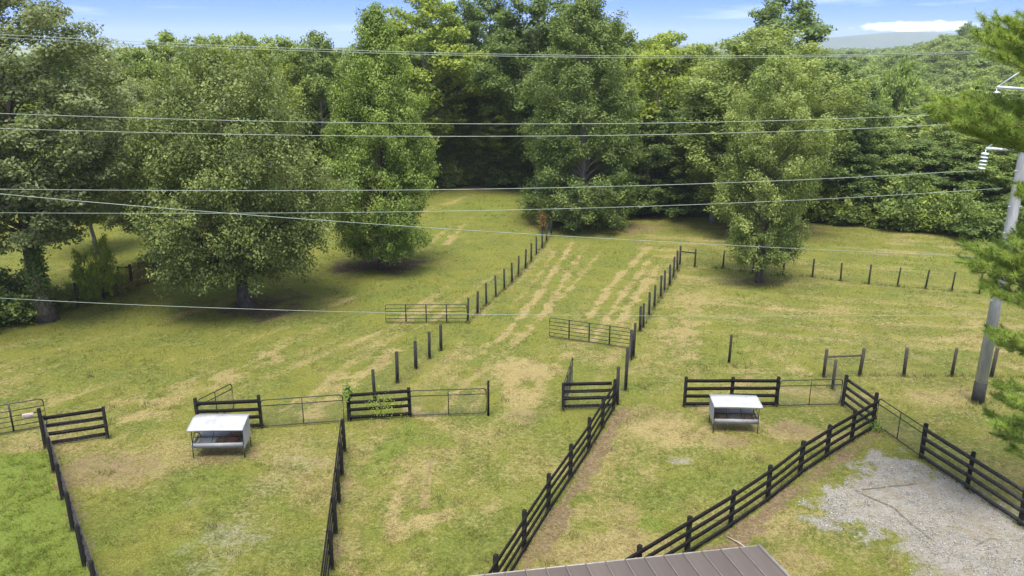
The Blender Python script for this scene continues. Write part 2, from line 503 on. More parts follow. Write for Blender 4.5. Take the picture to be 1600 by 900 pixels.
# each stroke: kind, pixels of the photograph (turned into places on the ground), width in metres, strength
STROKES = [
    # hay rows of the lane
    ('straw', [(1014, 386), (985, 415), (955, 445), (935, 475), (905, 520)], 0.50, 1.00),
    ('straw', [(1018, 402), (995, 432), (972, 462), (948, 500), (925, 540)], 0.50, 0.95),
    ('straw', [(1028, 414), (1008, 445), (985, 478), (962, 520)], 0.65, 1.00),
    ('straw', [(938, 390), (920, 415), (900, 440), (870, 470), (840, 505)], 0.43, 0.79),
    ('straw', [(912, 390), (885, 430), (862, 470), (830, 515), (800, 545)], 0.50, 0.89),
    ('straw', [(894, 378), (870, 415), (845, 455), (815, 495), (780, 535)], 0.50, 1.00),
    ('straw', [(866, 392), (845, 425), (815, 460), (790, 490)], 0.43, 0.73),
    ('straw', [(760, 540), (735, 560), (700, 600)], 0.58, 0.73),
    ('straw', [(820, 520), (775, 560), (720, 605), (690, 650)], 0.65, 0.73),
    ('straw', [(905, 545), (880, 560), (845, 600), (800, 650)], 0.86, 0.79),
    # left paddock behind
    ('straw', [(735, 340), (715, 362), (700, 380)], 0.7, 0.9),
    ('straw', [(718, 345), (690, 365), (675, 378)], 0.6, 0.7),
    ('straw', [(745, 365), (725, 385), (700, 410)], 0.5, 0.5),
    ('straw', [(710, 440), (660, 475), (610, 510)], 0.6, 0.7),
    ('straw', [(690, 455), (640, 500), (585, 540), (520, 590)], 0.8, 0.7),
    ('straw', [(620, 545), (580, 575), (540, 605), (480, 650)], 0.9, 0.9),
    ('straw', [(540, 580), (500, 610), (440, 640)], 0.8, 0.8),
    ('straw', [(440, 540), (400, 562), (340, 585), (270, 605)], 0.8, 0.9),
    ('straw', [(430, 560), (380, 580), (330, 600), (240, 628)], 0.9, 0.9),
    ('straw', [(400, 520), (330, 555), (280, 572)], 0.5, 0.5),
    ('straw', [(330, 600), (260, 632), (190, 660)], 1.1, 0.85),
    ('straw', [(260, 605), (180, 632), (120, 650)], 0.8, 0.75),
    ('straw', [(230, 600), (150, 605), (80, 625)], 0.6, 0.55),
    ('straw', [(110, 535), (60, 560), (0, 590)], 0.6, 0.4),
    ('straw', [(330, 520), (230, 545), (150, 560)], 0.5, 0.4),
    ('straw', [(470, 470), (420, 500), (360, 520)], 0.5, 0.35),
    # right fields
    ('straw', [(1085, 460), (1072, 510), (1060, 560), (1040, 610)], 1.6, 0.85),
    ('straw', [(1130, 430), (1110, 470), (1095, 500)], 1.2, 0.55),
    ('straw', [(1060, 455), (1035, 500), (1010, 550), (990, 600)], 1.2, 0.65),
    ('straw', [(1180, 560), (1165, 590), (1155, 600)], 0.7, 0.8),
    ('straw', [(1089, 600), (1085, 570)], 0.5, 0.8),
    ('straw', [(1190, 545), (1250, 575), (1290, 605)], 1.0, 0.7),
    ('straw', [(1200, 490), (1300, 500), (1400, 498), (1500, 505)], 0.7, 0.55),
    ('straw', [(1360, 530), (1450, 560), (1560, 575)], 0.9, 0.55),
    ('straw', [(1300, 520), (1400, 540), (1500, 545)], 0.6, 0.45),
    ('straw', [(1420, 610), (1400, 640), (1430, 690), (1500, 730), (1590, 760)], 0.8, 0.5),
    ('straw', [(1330, 395), (1400, 408), (1480, 412)], 0.9, 0.5),
    ('straw', [(1460, 375), (1540, 385), (1600, 392)], 0.8, 0.5),
    ('lush', [(1400, 600), (1390, 625), (1415, 670), (1480, 715)], 0.9, 0.45),
    # paddock in the middle
    ('straw', [(672, 722), (668, 750), (662, 790)], 0.38, 1.0),
    ('dirt', [(672, 722), (668, 750), (662, 790)], 0.3, 0.6),
    ('straw', [(632, 735), (622, 775), (614, 835)], 0.55, 1.0),
    ('straw', [(775, 712), (752, 735), (735, 755)], 0.45, 0.9),
    ('straw', [(765, 790), (710, 800), (650, 815), (615, 845)], 1.1, 0.95),
    ('straw', [(640, 640), (660, 650), (690, 665)], 0.8, 0.8),
    ('straw', [(560, 700), (560, 760), (545, 850)], 1.0, 0.6),
    ('straw', [(800, 640), (770, 670), (740, 690)], 1.0, 0.6),
    ('straw', [(860, 690), (830, 730)], 0.7, 0.5),
    ('straw', [(800, 560), (770, 600), (720, 650), (690, 700), (640, 760)], 1.3, 0.6), ('straw', [(860, 560), (830, 620), (790, 690), (760, 760)], 1.0, 0.5),
    ('straw', [(590, 660), (575, 720), (560, 800), (550, 880)], 0.9, 0.6), ('straw', [(720, 760), (690, 820), (640, 880)], 0.9, 0.65),
    ('straw', [(1060, 500), (1050, 560), (1030, 620)], 2.4, 0.5), ('straw', [(1110, 470), (1180, 520), (1240, 580)], 1.2, 0.45),
    ('lush', [(615, 690), (600, 715), (585, 740)], 1.1, 0.9),
    ('lush', [(645, 665), (640, 690), (700, 690)], 0.7, 0.7),
    ('lush', [(700, 735), (760, 740)], 1.2, 0.5),
    ('lush', [(870, 660), (810, 690), (760, 730)], 0.8, 0.5),
    ('lush', [(800, 800), (750, 850), (700, 890)], 0.8, 0.7),
    ('lush', [(580, 830), (600, 850)], 0.5, 0.7),
    # left paddock
    ('lush', [(240, 795), (190, 830), (160, 860)], 0.9, 0.8),
    ('lush', [(330, 740), (280, 775), (220, 810)], 1.0, 0.8),
    ('lush', [(430, 710), (380, 740), (340, 790)], 1.2, 0.6),
    ('lush', [(300, 850), (260, 890)], 1.2, 0.7),
    ('lush', [(430, 780), (470, 830)], 0.9, 0.6),
    ('straw', [(480, 660), (460, 700), (450, 760)], 1.0, 0.55),
    ('straw', [(400, 790), (370, 850), (330, 890)], 0.9, 0.45),
    # bare strips along the fences
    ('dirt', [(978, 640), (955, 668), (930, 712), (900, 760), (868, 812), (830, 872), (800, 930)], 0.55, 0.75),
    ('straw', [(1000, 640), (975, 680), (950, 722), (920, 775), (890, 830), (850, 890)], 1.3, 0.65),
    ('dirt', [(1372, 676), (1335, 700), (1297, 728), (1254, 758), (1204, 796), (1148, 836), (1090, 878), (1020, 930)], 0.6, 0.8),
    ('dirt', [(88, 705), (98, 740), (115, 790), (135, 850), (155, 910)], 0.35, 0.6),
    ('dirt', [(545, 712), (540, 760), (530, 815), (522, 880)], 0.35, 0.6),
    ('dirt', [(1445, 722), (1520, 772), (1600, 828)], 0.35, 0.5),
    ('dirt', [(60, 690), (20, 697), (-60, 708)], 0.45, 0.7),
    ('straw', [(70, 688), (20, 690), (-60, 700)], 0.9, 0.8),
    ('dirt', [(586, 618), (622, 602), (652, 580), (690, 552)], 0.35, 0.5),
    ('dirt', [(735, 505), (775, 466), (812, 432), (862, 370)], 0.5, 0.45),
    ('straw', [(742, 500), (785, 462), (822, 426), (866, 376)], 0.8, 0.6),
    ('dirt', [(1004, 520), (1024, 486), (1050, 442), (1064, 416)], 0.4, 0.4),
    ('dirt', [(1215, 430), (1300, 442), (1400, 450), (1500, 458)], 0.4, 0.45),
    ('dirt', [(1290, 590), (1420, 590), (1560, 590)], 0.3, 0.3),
]
BLOBS = [  # kind, pixel, radius across, radius along the view (m), strength
    ('dirt', (165, 735), 2.4, 2.6, 0.55), ('straw', (190, 745), 3.2, 2.6, 0.6),
    ('straw', (250, 700), 2.6, 1.6, 0.6), ('dirt', (345, 712), 1.7, 1.1, 0.55),
    ('gravel', (345, 842), 1.9, 2.2, 0.42), ('gravel', (462, 722), 1.3, 1.5, 0.30), ('gravel', (418, 760), 1.0, 1.2, 0.25),
    ('gravel', (1067, 719), 0.75, 0.5, 0.75), ('gravel', (300, 790), 0.8, 0.8, 0.3),
    ('straw', (820, 585), 2.6, 2.6, 0.85), ('dirt', (830, 590), 1.6, 1.2, 0.35), ('straw', (830, 620), 2.4, 2.0, 0.8),
    ('dirt', (840, 650), 2.0, 1.5, 0.45), ('straw', (920, 560), 2.2, 2.0, 0.5),
    ('dirt', (1010, 650), 2.0, 1.4, 0.45), ('straw', (1030, 670), 2.6, 1.7, 0.8),
    ('dirt', (1230, 668), 2.6, 1.4, 0.6), ('straw', (1230, 672), 3.4, 2.0, 0.75),
    ('dirt', (1150, 690), 1.7, 0.9, 0.5), ('straw', (1120, 690), 2.2, 1.2, 0.6),
    ('straw', (930, 860), 2.2, 2.0, 0.7), ('straw', (985, 800), 1.9, 1.8, 0.6), ('straw', (1010, 850), 1.4, 1.2, 0.6),
    ('lush', (1100, 740), 2.8, 1.8, 0.6), ('lush', (1030, 780), 1.6, 1.6, 0.6), ('lush', (985, 735), 1.2, 1.2, 0.7),
    ('lush', (1150, 745), 1.7, 1.5, 0.6), ('lush', (1025, 815), 0.7, 0.6, 0.9), ('lush', (1270, 700), 1.8, 1.0, 0.4),
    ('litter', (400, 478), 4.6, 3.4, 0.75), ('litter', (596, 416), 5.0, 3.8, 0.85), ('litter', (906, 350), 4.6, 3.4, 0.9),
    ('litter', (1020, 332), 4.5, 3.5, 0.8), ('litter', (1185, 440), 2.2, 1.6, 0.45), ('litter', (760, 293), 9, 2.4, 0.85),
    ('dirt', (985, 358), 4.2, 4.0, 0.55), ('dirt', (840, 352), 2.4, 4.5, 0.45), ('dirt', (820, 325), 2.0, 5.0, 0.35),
    ('lush', (760, 325), 6, 9, 0.7), ('lush', (720, 350), 6, 8, 0.45), ('lush', (1060, 330), 5, 5, 0.4),
    ('lush', (640, 450), 6, 4, 0.35), ('lush', (100, 590), 5, 4, 0.35), ('lush', (330, 455), 6, 4, 0.5),
    ('lush', (1110, 405), 3, 5, 0.35), ('litter', (1350, 402), 6, 2, 0.25), ('dirt', (1420, 512), 2.5, 0.8, 0.4),
    ('dirt', (1260, 860), 3.0, 2.2, 0.35), ('straw', (1220, 820), 3.0, 2.2, 0.65), ('lush', (1300, 745), 1.0, 0.8, 0.4),
    ('straw', (1310, 690), 1.8, 1.2, 0.4), ('straw', (1270, 870), 3.2, 1.6, 0.6), ('straw', (1140, 662), 7.0, 2.4, 0.75), ('dirt', (1130, 650), 5.0, 1.6, 0.35),
    ('straw', (470, 700), 2.2, 2.4, 0.6), ('straw', (210, 720), 4.0, 3.0, 0.6), ('dirt', (250, 735), 2.5, 2.0, 0.3), ('straw', (860, 870), 1.6, 3.0, 0.6),
    ('lush', (1450, 790), 1.3, 0.7, 0.35), ('lush', (1405, 725), 0.7, 0.5, 0.4),
]
POLYS = [
    ('lush', [(-300, 716), (20, 708), (76, 706), (98, 760), (125, 850), (150, 930), (-300, 930)], 1.0, 0.25),
    ('gravel', [(1392, 700), (1432, 716), (1480, 748), (1600, 832), (1660, 880), (1660, 940), (1500, 930), (1420, 868), (1330, 836),
                (1262, 798), (1302, 772), (1330, 728), (1352, 712)], 1.0, 0.9),
    ('gravel', [(1520, 800), (1660, 850), (1660, 940), (1420, 930), (1400, 850)], 0.6, 0.9),
]
RUT = [[(1430, 758), (1382, 764), (1336, 770)], [(1336, 770), (1362, 782), (1395, 797), (1430, 828), (1455, 848)], [(1525, 856), (1545, 846), (1562, 849)]]


def seg_dist(x, y, pts):
    d = np.full(x.shape, 1e9)
    for a, b in zip(pts[:-1], pts[1:]):
        ab = b - a
        t = np.clip(((x - a[0]) * ab[0] + (y - a[1]) * ab[1]) / (ab @ ab + 1e-9), 0, 1)
        d = np.minimum(d, np.hypot(x - a[0] - t * ab[0], y - a[1] - t * ab[1]))
    return d


def poly_in(x, y, pts):
    """signed distance-like value: positive inside"""
    d = seg_dist(x, y, np.vstack([pts, pts[:1]]))
    ins = np.zeros(x.shape, bool)
    n = len(pts)
    for i in range(n):
        a, b = pts[i], pts[(i + 1) % n]
        c = ((a[1] > y) != (b[1] > y)) & (x < (b[0] - a[0]) * (y - a[1]) / (b[1] - a[1] + 1e-12) + a[0])
        ins ^= c
    return np.where(ins, d, -d)


def ground_masks(x, y):
    m = {k: np.zeros(x.shape) for k in ('straw', 'lush', 'dirt', 'gravel', 'litter', 'rut')}
    jit = (fbm(x / 0.8, y / 0.8, 3, 3) - 0.5) + 0.6 * (fbm(x / 0.32, y / 0.32, 6, 2) - 0.5)
    jb = (fbm(x / 2.2, y / 2.2, 9, 3) - 0.5)
    near = (np.abs(x) < 70) & (y > 8) & (y < 130)
    # general mixture
    n1, n2 = fbm(x / 7, y / 7, 21), fbm(x / 1.6, y / 1.6, 31)
    base = 0.22 + 0.55 * (n1 - 0.5) + 0.5 * (n2 - 0.5)
    base = base + 0.10 * sstep(6, 14, x) * sstep(30, 36, y) + 0.06 * sstep(25, 30, x) - 0.10 * sstep(52, 66, y) * (1 - sstep(0, 8, x))
    base = base - 0.08 * sstep(8, 16, -x) * sstep(32, 40, y) + 0.15 * (1 - sstep(30, 34, y))
    # faint mowing rows: the left field and the lane
    def rows(a, b, across, along, seed):
        p, q = G(*a)[:2], G(*b)[:2]
        u = (q - p) / np.linalg.norm(q - p)
        al, ac = x * u[0] + y * u[1], -x * u[1] + y * u[0]
        return fbm(ac / across, al / along, seed, 3) - 0.5
    r1 = rows((300, 600), (440, 545), 0.75, 9.0, 41) * (1 - sstep(-6, -3, x)) * sstep(33, 36, y)
    r2 = rows((905, 520), (1000, 395), 0.8, 9.0, 51) * sstep(-8, -5, x) * (1 - sstep(8, 11, x)) * sstep(33, 37, y)
    r3 = rows((1200, 500), (1500, 520), 0.9, 8.0, 61) * sstep(9, 12, x) * sstep(33, 37, y)
    base = base + 1.1 * r1 + 0.9 * r2 + 0.8 * r3
    m['straw'] = np.clip(base, 0, 1)
    m['lush'] = np.clip(0.9 * (fbm(x / 3.3, y / 3.3, 71) - 0.52) * 2.2, 0, 0.5)
    far = ~near
    for kind, px, w, s in STROKES:
        pts = np.array([G(*p)[:2] for p in px])
        lo, hi = pts.min(0) - 3, pts.max(0) + 3
        k = (x > lo[0]) & (x < hi[0]) & (y > lo[1]) & (y < hi[1])
        if not k.any():
            continue
        d = seg_dist(x[k], y[k], pts) + jit[k] * w * 1.5
        if kind == 'lush': s = s * 0.7
        if kind == 'straw': s, w = s * 0.82, w * 0.8
        v = s * (1 - sstep(0.3 * w, 1.0 * w, d)) * np.clip(0.55 + 1.4 * jb[k] + 0.4, 0.25, 1)
        if kind in ('lush',):
            m['straw'][k] *= 1 - 0.8 * v
        if kind == 'straw':
            m['lush'][k] *= 1 - v
        m[kind][k] = np.maximum(m[kind][k], v)
    for kind, p, rx, ry, s in BLOBS:
        c = G(*p)
        k = (np.abs(x - c[0]) < rx * 1.8) & (np.abs(y - c[1]) < ry * 1.8)
        if not k.any():
            continue
        d = np.hypot((x[k] - c[0]) / rx, (y[k] - c[1]) / ry) + jb[k] * 1.2 + jit[k] * 0.6
        if kind == 'lush': s = s * 0.75
        v = s * (1 - sstep(0.25, 1.15, d))
        if kind == 'lush':
            m['straw'][k] *= 1 - 0.8 * v
        if kind == 'straw':
            m['lush'][k] *= 1 - v
        m[kind][k] = np.maximum(m[kind][k], v)
    for kind, px, s, soft in POLYS:
        pts = np.array([G(*p)[:2] for p in px])
        lo, hi = pts.min(0) - 2, pts.max(0) + 2
        k = (x > lo[0]) & (x < hi[0]) & (y > lo[1]) & (y < hi[1])
        if not k.any():
            continue
        d = poly_in(x[k], y[k], pts) + jit[k] * soft * 2.4 + jb[k] * soft * 1.6
        v = s * sstep(-soft * 0.4, soft * 0.6, d)
        if kind == 'lush':
            for q in ('straw', 'dirt', 'litter'):
                m[q][k] *= 1 - v
        else:
            m['straw'][k] *= 1 - 0.7 * v
        m[kind][k] = np.maximum(m[kind][k], v)
    for px in RUT:
        pts = np.array([G(*p)[:2] for p in px])
        lo, hi = pts.min(0) - 1, pts.max(0) + 1
        k = (x > lo[0]) & (x < hi[0]) & (y > lo[1]) & (y < hi[1])
        if k.any():
            d = seg_dist(x[k], y[k], pts) + jit[k] * 0.12
            m['rut'][k] = np.maximum(m['rut'][k], 1 - sstep(0.02, 0.11, d))
    # woodland floor
    beyond = sstep(113, 116, y + jb * 4) * sstep(-16, -13, x) * (1 - sstep(5, 8, x))
    wood = np.maximum(sstep(97, 101, y + jb * 4 + np.where(x > 0, x * 0.2, 0)), 0)
    wood = np.maximum(wood, sstep(0, 3, (y - (83 - 0.36 * (x - 22))) + jb * 3) * sstep(8, 12, x))
    beyond = np.maximum(beyond, sstep(140, 150, y))
    m['litter'] = np.maximum(m['litter'], wood * 0.95 * (1 - beyond))
    m['lush'] = np.maximum(m['lush'], 0.6 * beyond)
    return m


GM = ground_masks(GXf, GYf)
GZ = terrain(GXf, GYf)
GZ = GZ + (np.abs(GXf) < 50) * (GYf > 10) * (GYf < 105) * (0.035 * (fbm(GXf / 0.9, GYf / 0.9, 13, 3) - 0.5) + 0.03 * np.minimum(GM['straw'], 1) * fbm(GXf / 0.6, GYf / 0.6, 15, 2))
ny, nx = GX.shape
ii, jj = np.meshgrid(np.arange(ny - 1), np.arange(nx - 1), indexing='ij')
ii, jj = ii.ravel(), jj.ravel()
gq = np.stack([ii * nx + jj, ii * nx + jj + 1, (ii + 1) * nx + jj + 1, (ii + 1) * nx + jj], 1)


def ground_material():
    m, nt, b = mat_new('pasture')
    L_ = nt.links
    b.inputs['Roughness'].default_value = 0.95
    b.inputs['Specular IOR Level'].default_value = 0.15
    geo = nt.nodes.new('ShaderNodeNewGeometry')

    def noise(scale, detail=4, rough=0.6, stretch=None):
        n = nt.nodes.new('ShaderNodeTexNoise')
        n.inputs['Scale'].default_value, n.inputs['Detail'].default_value, n.inputs['Roughness'].default_value = scale, detail, rough
        if stretch:
            mpn = nt.nodes.new('ShaderNodeMapping')
            mpn.inputs['Scale'].default_value = stretch
            L_.new(geo.outputs['Position'], mpn.inputs[0])
            L_.new(mpn.outputs[0], n.inputs['Vector'])
        else:
            L_.new(geo.outputs['Position'], n.inputs['Vector'])
        return n.outputs['Fac']

    def attr(k):
        a = nt.nodes.new('ShaderNodeAttribute')
        a.attribute_name = k
        return a.outputs['Fac']

    def math_(op, a, b_, c=None):
        n = nt.nodes.new('ShaderNodeMath')
        n.operation = op
        for i, v in enumerate((a, b_, c)):
            if v is None: continue
            if hasattr(v, 'links'): L_.new(v, n.inputs[i])
            else: n.inputs[i].default_value = v
        return n.outputs[0]

    def mrange(v, a, b_):
        n = nt.nodes.new('ShaderNodeMapRange')
        n.interpolation_type = 'SMOOTHSTEP'
        n.inputs['From Min'].default_value, n.inputs['From Max'].default_value = a, b_
        L_.new(v, n.inputs['Value'])
        return n.outputs[0]

    def mixc(f, a, b_):
        n = nt.nodes.new('ShaderNodeMixRGB')
        L_.new(f, n.inputs['Fac'])
        for i, v in (('Color1', a), ('Color2', b_)):
            if hasattr(v, 'links'): L_.new(v, n.inputs[i])
            else: n.inputs[i].default_value = (*v, 1)
        return n.outputs[0]

    nf, nm, nb = noise(7.5, 5, 0.7), noise(1.9, 5, 0.65), noise(0.35, 4)
    nff = noise(26, 3, 0.7)
    nt3 = noise(3.6, 4, 0.75)
    grit = math_('ADD', math_('ADD', math_('MULTIPLY', nf, 0.45), math_('MULTIPLY', nt3, 0.30)), math_('MULTIPLY', nm, 0.25))
    green = mixc(mrange(math_('ADD', math_('MULTIPLY', nf, 0.5), math_('MULTIPLY', nt3, 0.5)), 0.36, 0.64), (0.080, 0.100, 0.018), (0.179, 0.194, 0.046))
    green = mixc(mrange(nb, 0.35, 0.65), green, mixc(mrange(nff, 0.3, 0.7), (0.112, 0.120, 0.020), (0.219, 0.219, 0.046)))
    lush = mixc(mrange(nff, 0.3, 0.7), (0.110, 0.148, 0.022), (0.172, 0.215, 0.041))
    straw = mixc(mrange(nff, 0.28, 0.72), (0.217, 0.174, 0.068), (0.365, 0.300, 0.135))
    dirt = mixc(mrange(nf, 0.3, 0.7), (0.131, 0.094, 0.054), (0.235, 0.174, 0.104))
    grav = mixc(mrange(noise(30, 3, 0.8), 0.32, 0.68), (0.215, 0.202, 0.180), (0.370, 0.350, 0.312))
    grav = mixc(mrange(nm, 0.42, 0.66), grav, (0.252, 0.222, 0.170))
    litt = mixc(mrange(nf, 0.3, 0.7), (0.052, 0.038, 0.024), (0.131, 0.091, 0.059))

    def layer(c, over, k, w=0.9, soft=0.16):
        v = math_('ADD', math_('MULTIPLY', attr(k), w), math_('MULTIPLY_ADD', grit, 1.9, -0.95))
        return mixc(mrange(v, 0.5 - soft, 0.5 + soft), c, over)

    c = layer(green, lush, 'lush', 0.95, 0.34)
    c = layer(c, straw, 'straw', 0.95, 0.26)
    c = layer(c, dirt, 'dirt', 0.95, 0.28)
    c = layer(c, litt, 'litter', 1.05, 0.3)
    c = layer(c, grav, 'gravel', 0.92, 0.4)
    grain = nt.nodes.new('ShaderNodeHueSaturation')
    L_.new(math_('MULTIPLY_ADD', math_('ADD', math_('MULTIPLY', nff, 0.55), math_('MULTIPLY', nf, 0.45)), 1.5, 0.25), grain.inputs['Value'])
    L_.new(c, grain.inputs['Color'])
    L_.new(grain.outputs[0], b.inputs['Base Color'])
    bp = nt.nodes.new('ShaderNodeBump')
    bp.inputs['Strength'].default_value, bp.inputs['Distance'].default_value = 1.0, 0.14
    L_.new(math_('ADD', math_('ADD', nf, math_('MULTIPLY', nff, 0.35)), math_('MULTIPLY', nm, 0.8)), bp.inputs['Height'])
    L_.new(bp.outputs[0], b.inputs['Normal'])
    return m


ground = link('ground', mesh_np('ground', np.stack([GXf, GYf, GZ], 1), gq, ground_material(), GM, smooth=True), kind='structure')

# grass tufts and loose hay: far more than anybody could count
rng = np.random.default_rng(11)


def attr_mat(name, trans):
    m, nt, b = mat_new(name)
    a = nt.nodes.new('ShaderNodeAttribute')
    a.attribute_name = 'tint'
    nt.links.new(a.outputs['Color'], b.inputs['Base Color'])
    b.inputs['Roughness'].default_value = 0.7
    b.inputs['Specular IOR Level'].default_value = 0.2
    if trans:
        out = nt.nodes['Material Output']
        tr = nt.nodes.new('ShaderNodeBsdfTranslucent')
        ms = nt.nodes.new('ShaderNodeMixShader'); ms.inputs['Fac'].default_value = trans
        nt.links.new(a.outputs['Color'], tr.inputs['Color'])
        nt.links.new(b.outputs[0], ms.inputs[1]); nt.links.new(tr.outputs[0], ms.inputs[2])
        nt.links.new(ms.outputs[0], out.inputs['Surface'])
    return m


def blades(n, kind):
    """tufts on the ground, thinner with distance; kind grass stands, hay lies"""
    y = 15 / (1 - rng.random(n) * (1 - 15 / 98.0))
    x = (rng.random(n) * 2 - 1) * (0.70 * y + 3)
    k = (np.abs(x) < 47)
    x, y = x[k], y[k]
    m = ground_masks(x, y)
    z = terrain(x, y)
    clump = fbm(x / 0.55, y / 0.55, 77, 2)
    if kind == 'grass':
        p = (1 - 0.75 * m['straw']) * (1 - 0.93 * m['gravel']) * (1 - 0.75 * m['dirt']) * (1 - 0.7 * m['litter']) * (0.15 + 0.6 * sstep(0.3, 0.7, clump))
    else:
        p = sstep(0.25, 0.8, m['straw']) * (1 - m['gravel']) * sstep(0.3, 0.6, clump)
    keep = rng.random(len(x)) < p
    x, y, z = x[keep], y[keep], z[keep]
    m = {q: v[keep] for q, v in m.items()}
    nb = 7
    N = len(x) * nb
    far = np.clip(y / 30, 0.8, 2.6)
    if kind == 'grass':
        sp = np.repeat(0.10 * far, nb)
        h = rng.uniform(0.025, 0.08, N) * np.repeat(np.clip(far, 0.8, 1.5) * (0.7 + 1.3 * m['lush']) * (0.6 + 1.0 * clump[keep]), nb)
        lean = rng.uniform(0.5, 1.5, N) * h
    else:
        sp = np.repeat(0.12 * far, nb)
        h = rng.uniform(0.015, 0.07, N)
        lean = rng.uniform(0.08, 0.22, N) * np.repeat(far ** 0.5, nb)
    w = rng.uniform(0.010, 0.022, N) * np.repeat(far, nb)
    bx = np.repeat(x, nb) + rng.normal(0, 1, N) * sp
    by = np.repeat(y, nb) + rng.normal(0, 1, N) * sp
    bz = terrain(bx, by) + 0.005
    a = rng.random(N) * 2 * math.pi
    ca, sa = np.cos(a), np.sin(a)
    b2 = a + rng.normal(math.pi / 2, 0.6, N)
    v = np.empty((N, 3, 3))
    v[:, 0] = np.stack([bx - np.cos(b2) * w, by - np.sin(b2) * w, bz], 1)
    v[:, 1] = np.stack([bx + np.cos(b2) * w, by + np.sin(b2) * w, bz], 1)
    v[:, 2] = np.stack([bx + ca * lean, by + sa * lean, bz + h], 1)
    g1, g2 = np.array([0.135, 0.160, 0.030]), np.array([0.255, 0.270, 0.065])
    l1, l2 = np.array([0.130, 0.180, 0.022]), np.array([0.215, 0.275, 0.045])
    s1, s2 = np.array([0.24, 0.185, 0.08]), np.array([0.44, 0.355, 0.18])
    t = rng.random(N)[:, None]
    if kind == 'grass':
        lu = np.repeat(m['lush'], nb)[:, None]
        c = (g1 + (g2 - g1) * t) * (1 - lu) + (l1 + (l2 - l1) * t) * lu
        dry = (rng.random(N) < 0.10 + 0.35 * np.repeat(m['straw'], nb))[:, None]
        c = np.where(dry, s1 * 0.8 + (s2 - s1) * t * 0.8, c)
    else:
        c = s1 + (s2 - s1) * t
    c = np.repeat(c, 3, axis=0)
    return mesh_np(kind, v.reshape(-1, 3), np.arange(N * 3).reshape(-1, 3), M['blade'], {'tint': c})


M['blade'] = attr_mat('grass_blade', 0.5)
tag(link('grass', blades(90000, 'grass')), 'short green pasture grass growing in tufts over the paddocks', 'grass', kind='stuff')
tag(link('loose_hay', blades(60000, 'hay')), 'loose tan cut hay lying in rows and patches on the pasture', 'hay', kind='stuff')

# the washed-out ruts across the gravel pad: shallow strips of dark wet soil
mb = MB()
for pth in RUT:
    pts_ = np.array([G(*p) for p in pth])
    s_ = np.r_[0, np.cumsum(np.linalg.norm(np.diff(pts_, axis=0), axis=1))]
    t_ = np.linspace(0, s_[-1], int(s_[-1] / .12) + 2)
    X, Y_ = np.interp(t_, s_, pts_[:, 0]), np.interp(t_, s_, pts_[:, 1])
    X, Y_ = X + .09 * (fbm(t_ * 2, t_ * 0, 31, 3) - .5), Y_ + .09 * (fbm(t_ * 2, t_ * 0, 32, 3) - .5)
    dx, dy = np.gradient(X), np.gradient(Y_)
    nl_ = np.hypot(dx, dy); dx, dy = dx / nl_, dy / nl_
    w_ = .012 + .06 * fbm(t_ * 3.1, t_ * 0, 33, 3) * np.minimum(1, np.minimum(t_, t_[-1] - t_) * 4 + .2)
    z_ = terrain(X, Y_) + .022
    v_ = np.stack([np.stack([X - dy * w_, Y_ + dx * w_, z_], 1), np.stack([X, Y_, z_ + .012], 1), np.stack([X + dy * w_, Y_ - dx * w_, z_], 1)], 1).reshape(-1, 3)
    nn_ = len(t_)
    f_ = [[3 * i + k, 3 * i + k + 1, 3 * i + k + 4, 3 * i + k + 3] for i in range(nn_ - 1) for k in (0, 1)]
    mb.add(v_, f_)
M['rut_soil'] = simple('dark_wet_soil', (0.085, 0.074, 0.060), (0.17, 0.15, 0.12), 9, 1.0, spec=0.1)
mb.build('ruts', M['rut_soil'], kind='structure')

# gravel stones on the pad
pp = np.array([G(*p)[:2] for p in POLYS[1][1]])
sx = rng.uniform(pp[:, 0].min() - 1, pp[:, 0].max() + 1, 26000)
sy = rng.uniform(max(pp[:, 1].min(), 14) - 1, pp[:, 1].max() + 1, 26000)
sm = ground_masks(sx, sy)['gravel']
k = rng.random(len(sx)) < sm * (0.25 + 0.9 * sstep(0.45, 0.65, fbm(sx / 1.3, sy / 1.3, 90)))
sx, sy = sx[k][:7000], sy[k][:7000]
ns = len(sx)
oct_v = np.array([[1, 0, 0], [0, 1, 0], [-1, 0, 0], [0, -1, 0], [0, 0, 1], [0, 0, -0.4]], float)
oct_f = np.array([[0, 1, 4], [1, 2, 4], [2, 3, 4], [3, 0, 4], [1, 0, 5], [2, 1, 5], [3, 2, 5], [0, 3, 5]])
sv = oct_v[None] * (rng.uniform(0.010, 0.034, (ns, 1, 1)) * rng.uniform(0.7, 1.3, (ns, 6, 3)))
sv += np.stack([sx, sy, terrain(sx, sy) + 0.012], 1)[:, None]
sc_ = np.repeat(rng.choice([0.18, 0.27, 0.36, 0.46], ns, p=[0.25, 0.35, 0.3, 0.1])[:, None] * np.array([1, 0.97, 0.92]) * rng.uniform(0.85, 1.1, (ns, 1)), 6, axis=0)
M['stone'] = attr_mat('gravel_stone', 0)
sf = (oct_f[None] + 6 * np.arange(ns)[:, None, None]).reshape(-1, 3)
tag(link('gravel', mesh_np('gravel', sv.reshape(-1, 3), sf, M['stone'], {'tint': sc_})), 'pale grey crushed gravel scattered over the bare pad', 'gravel', kind='stuff')

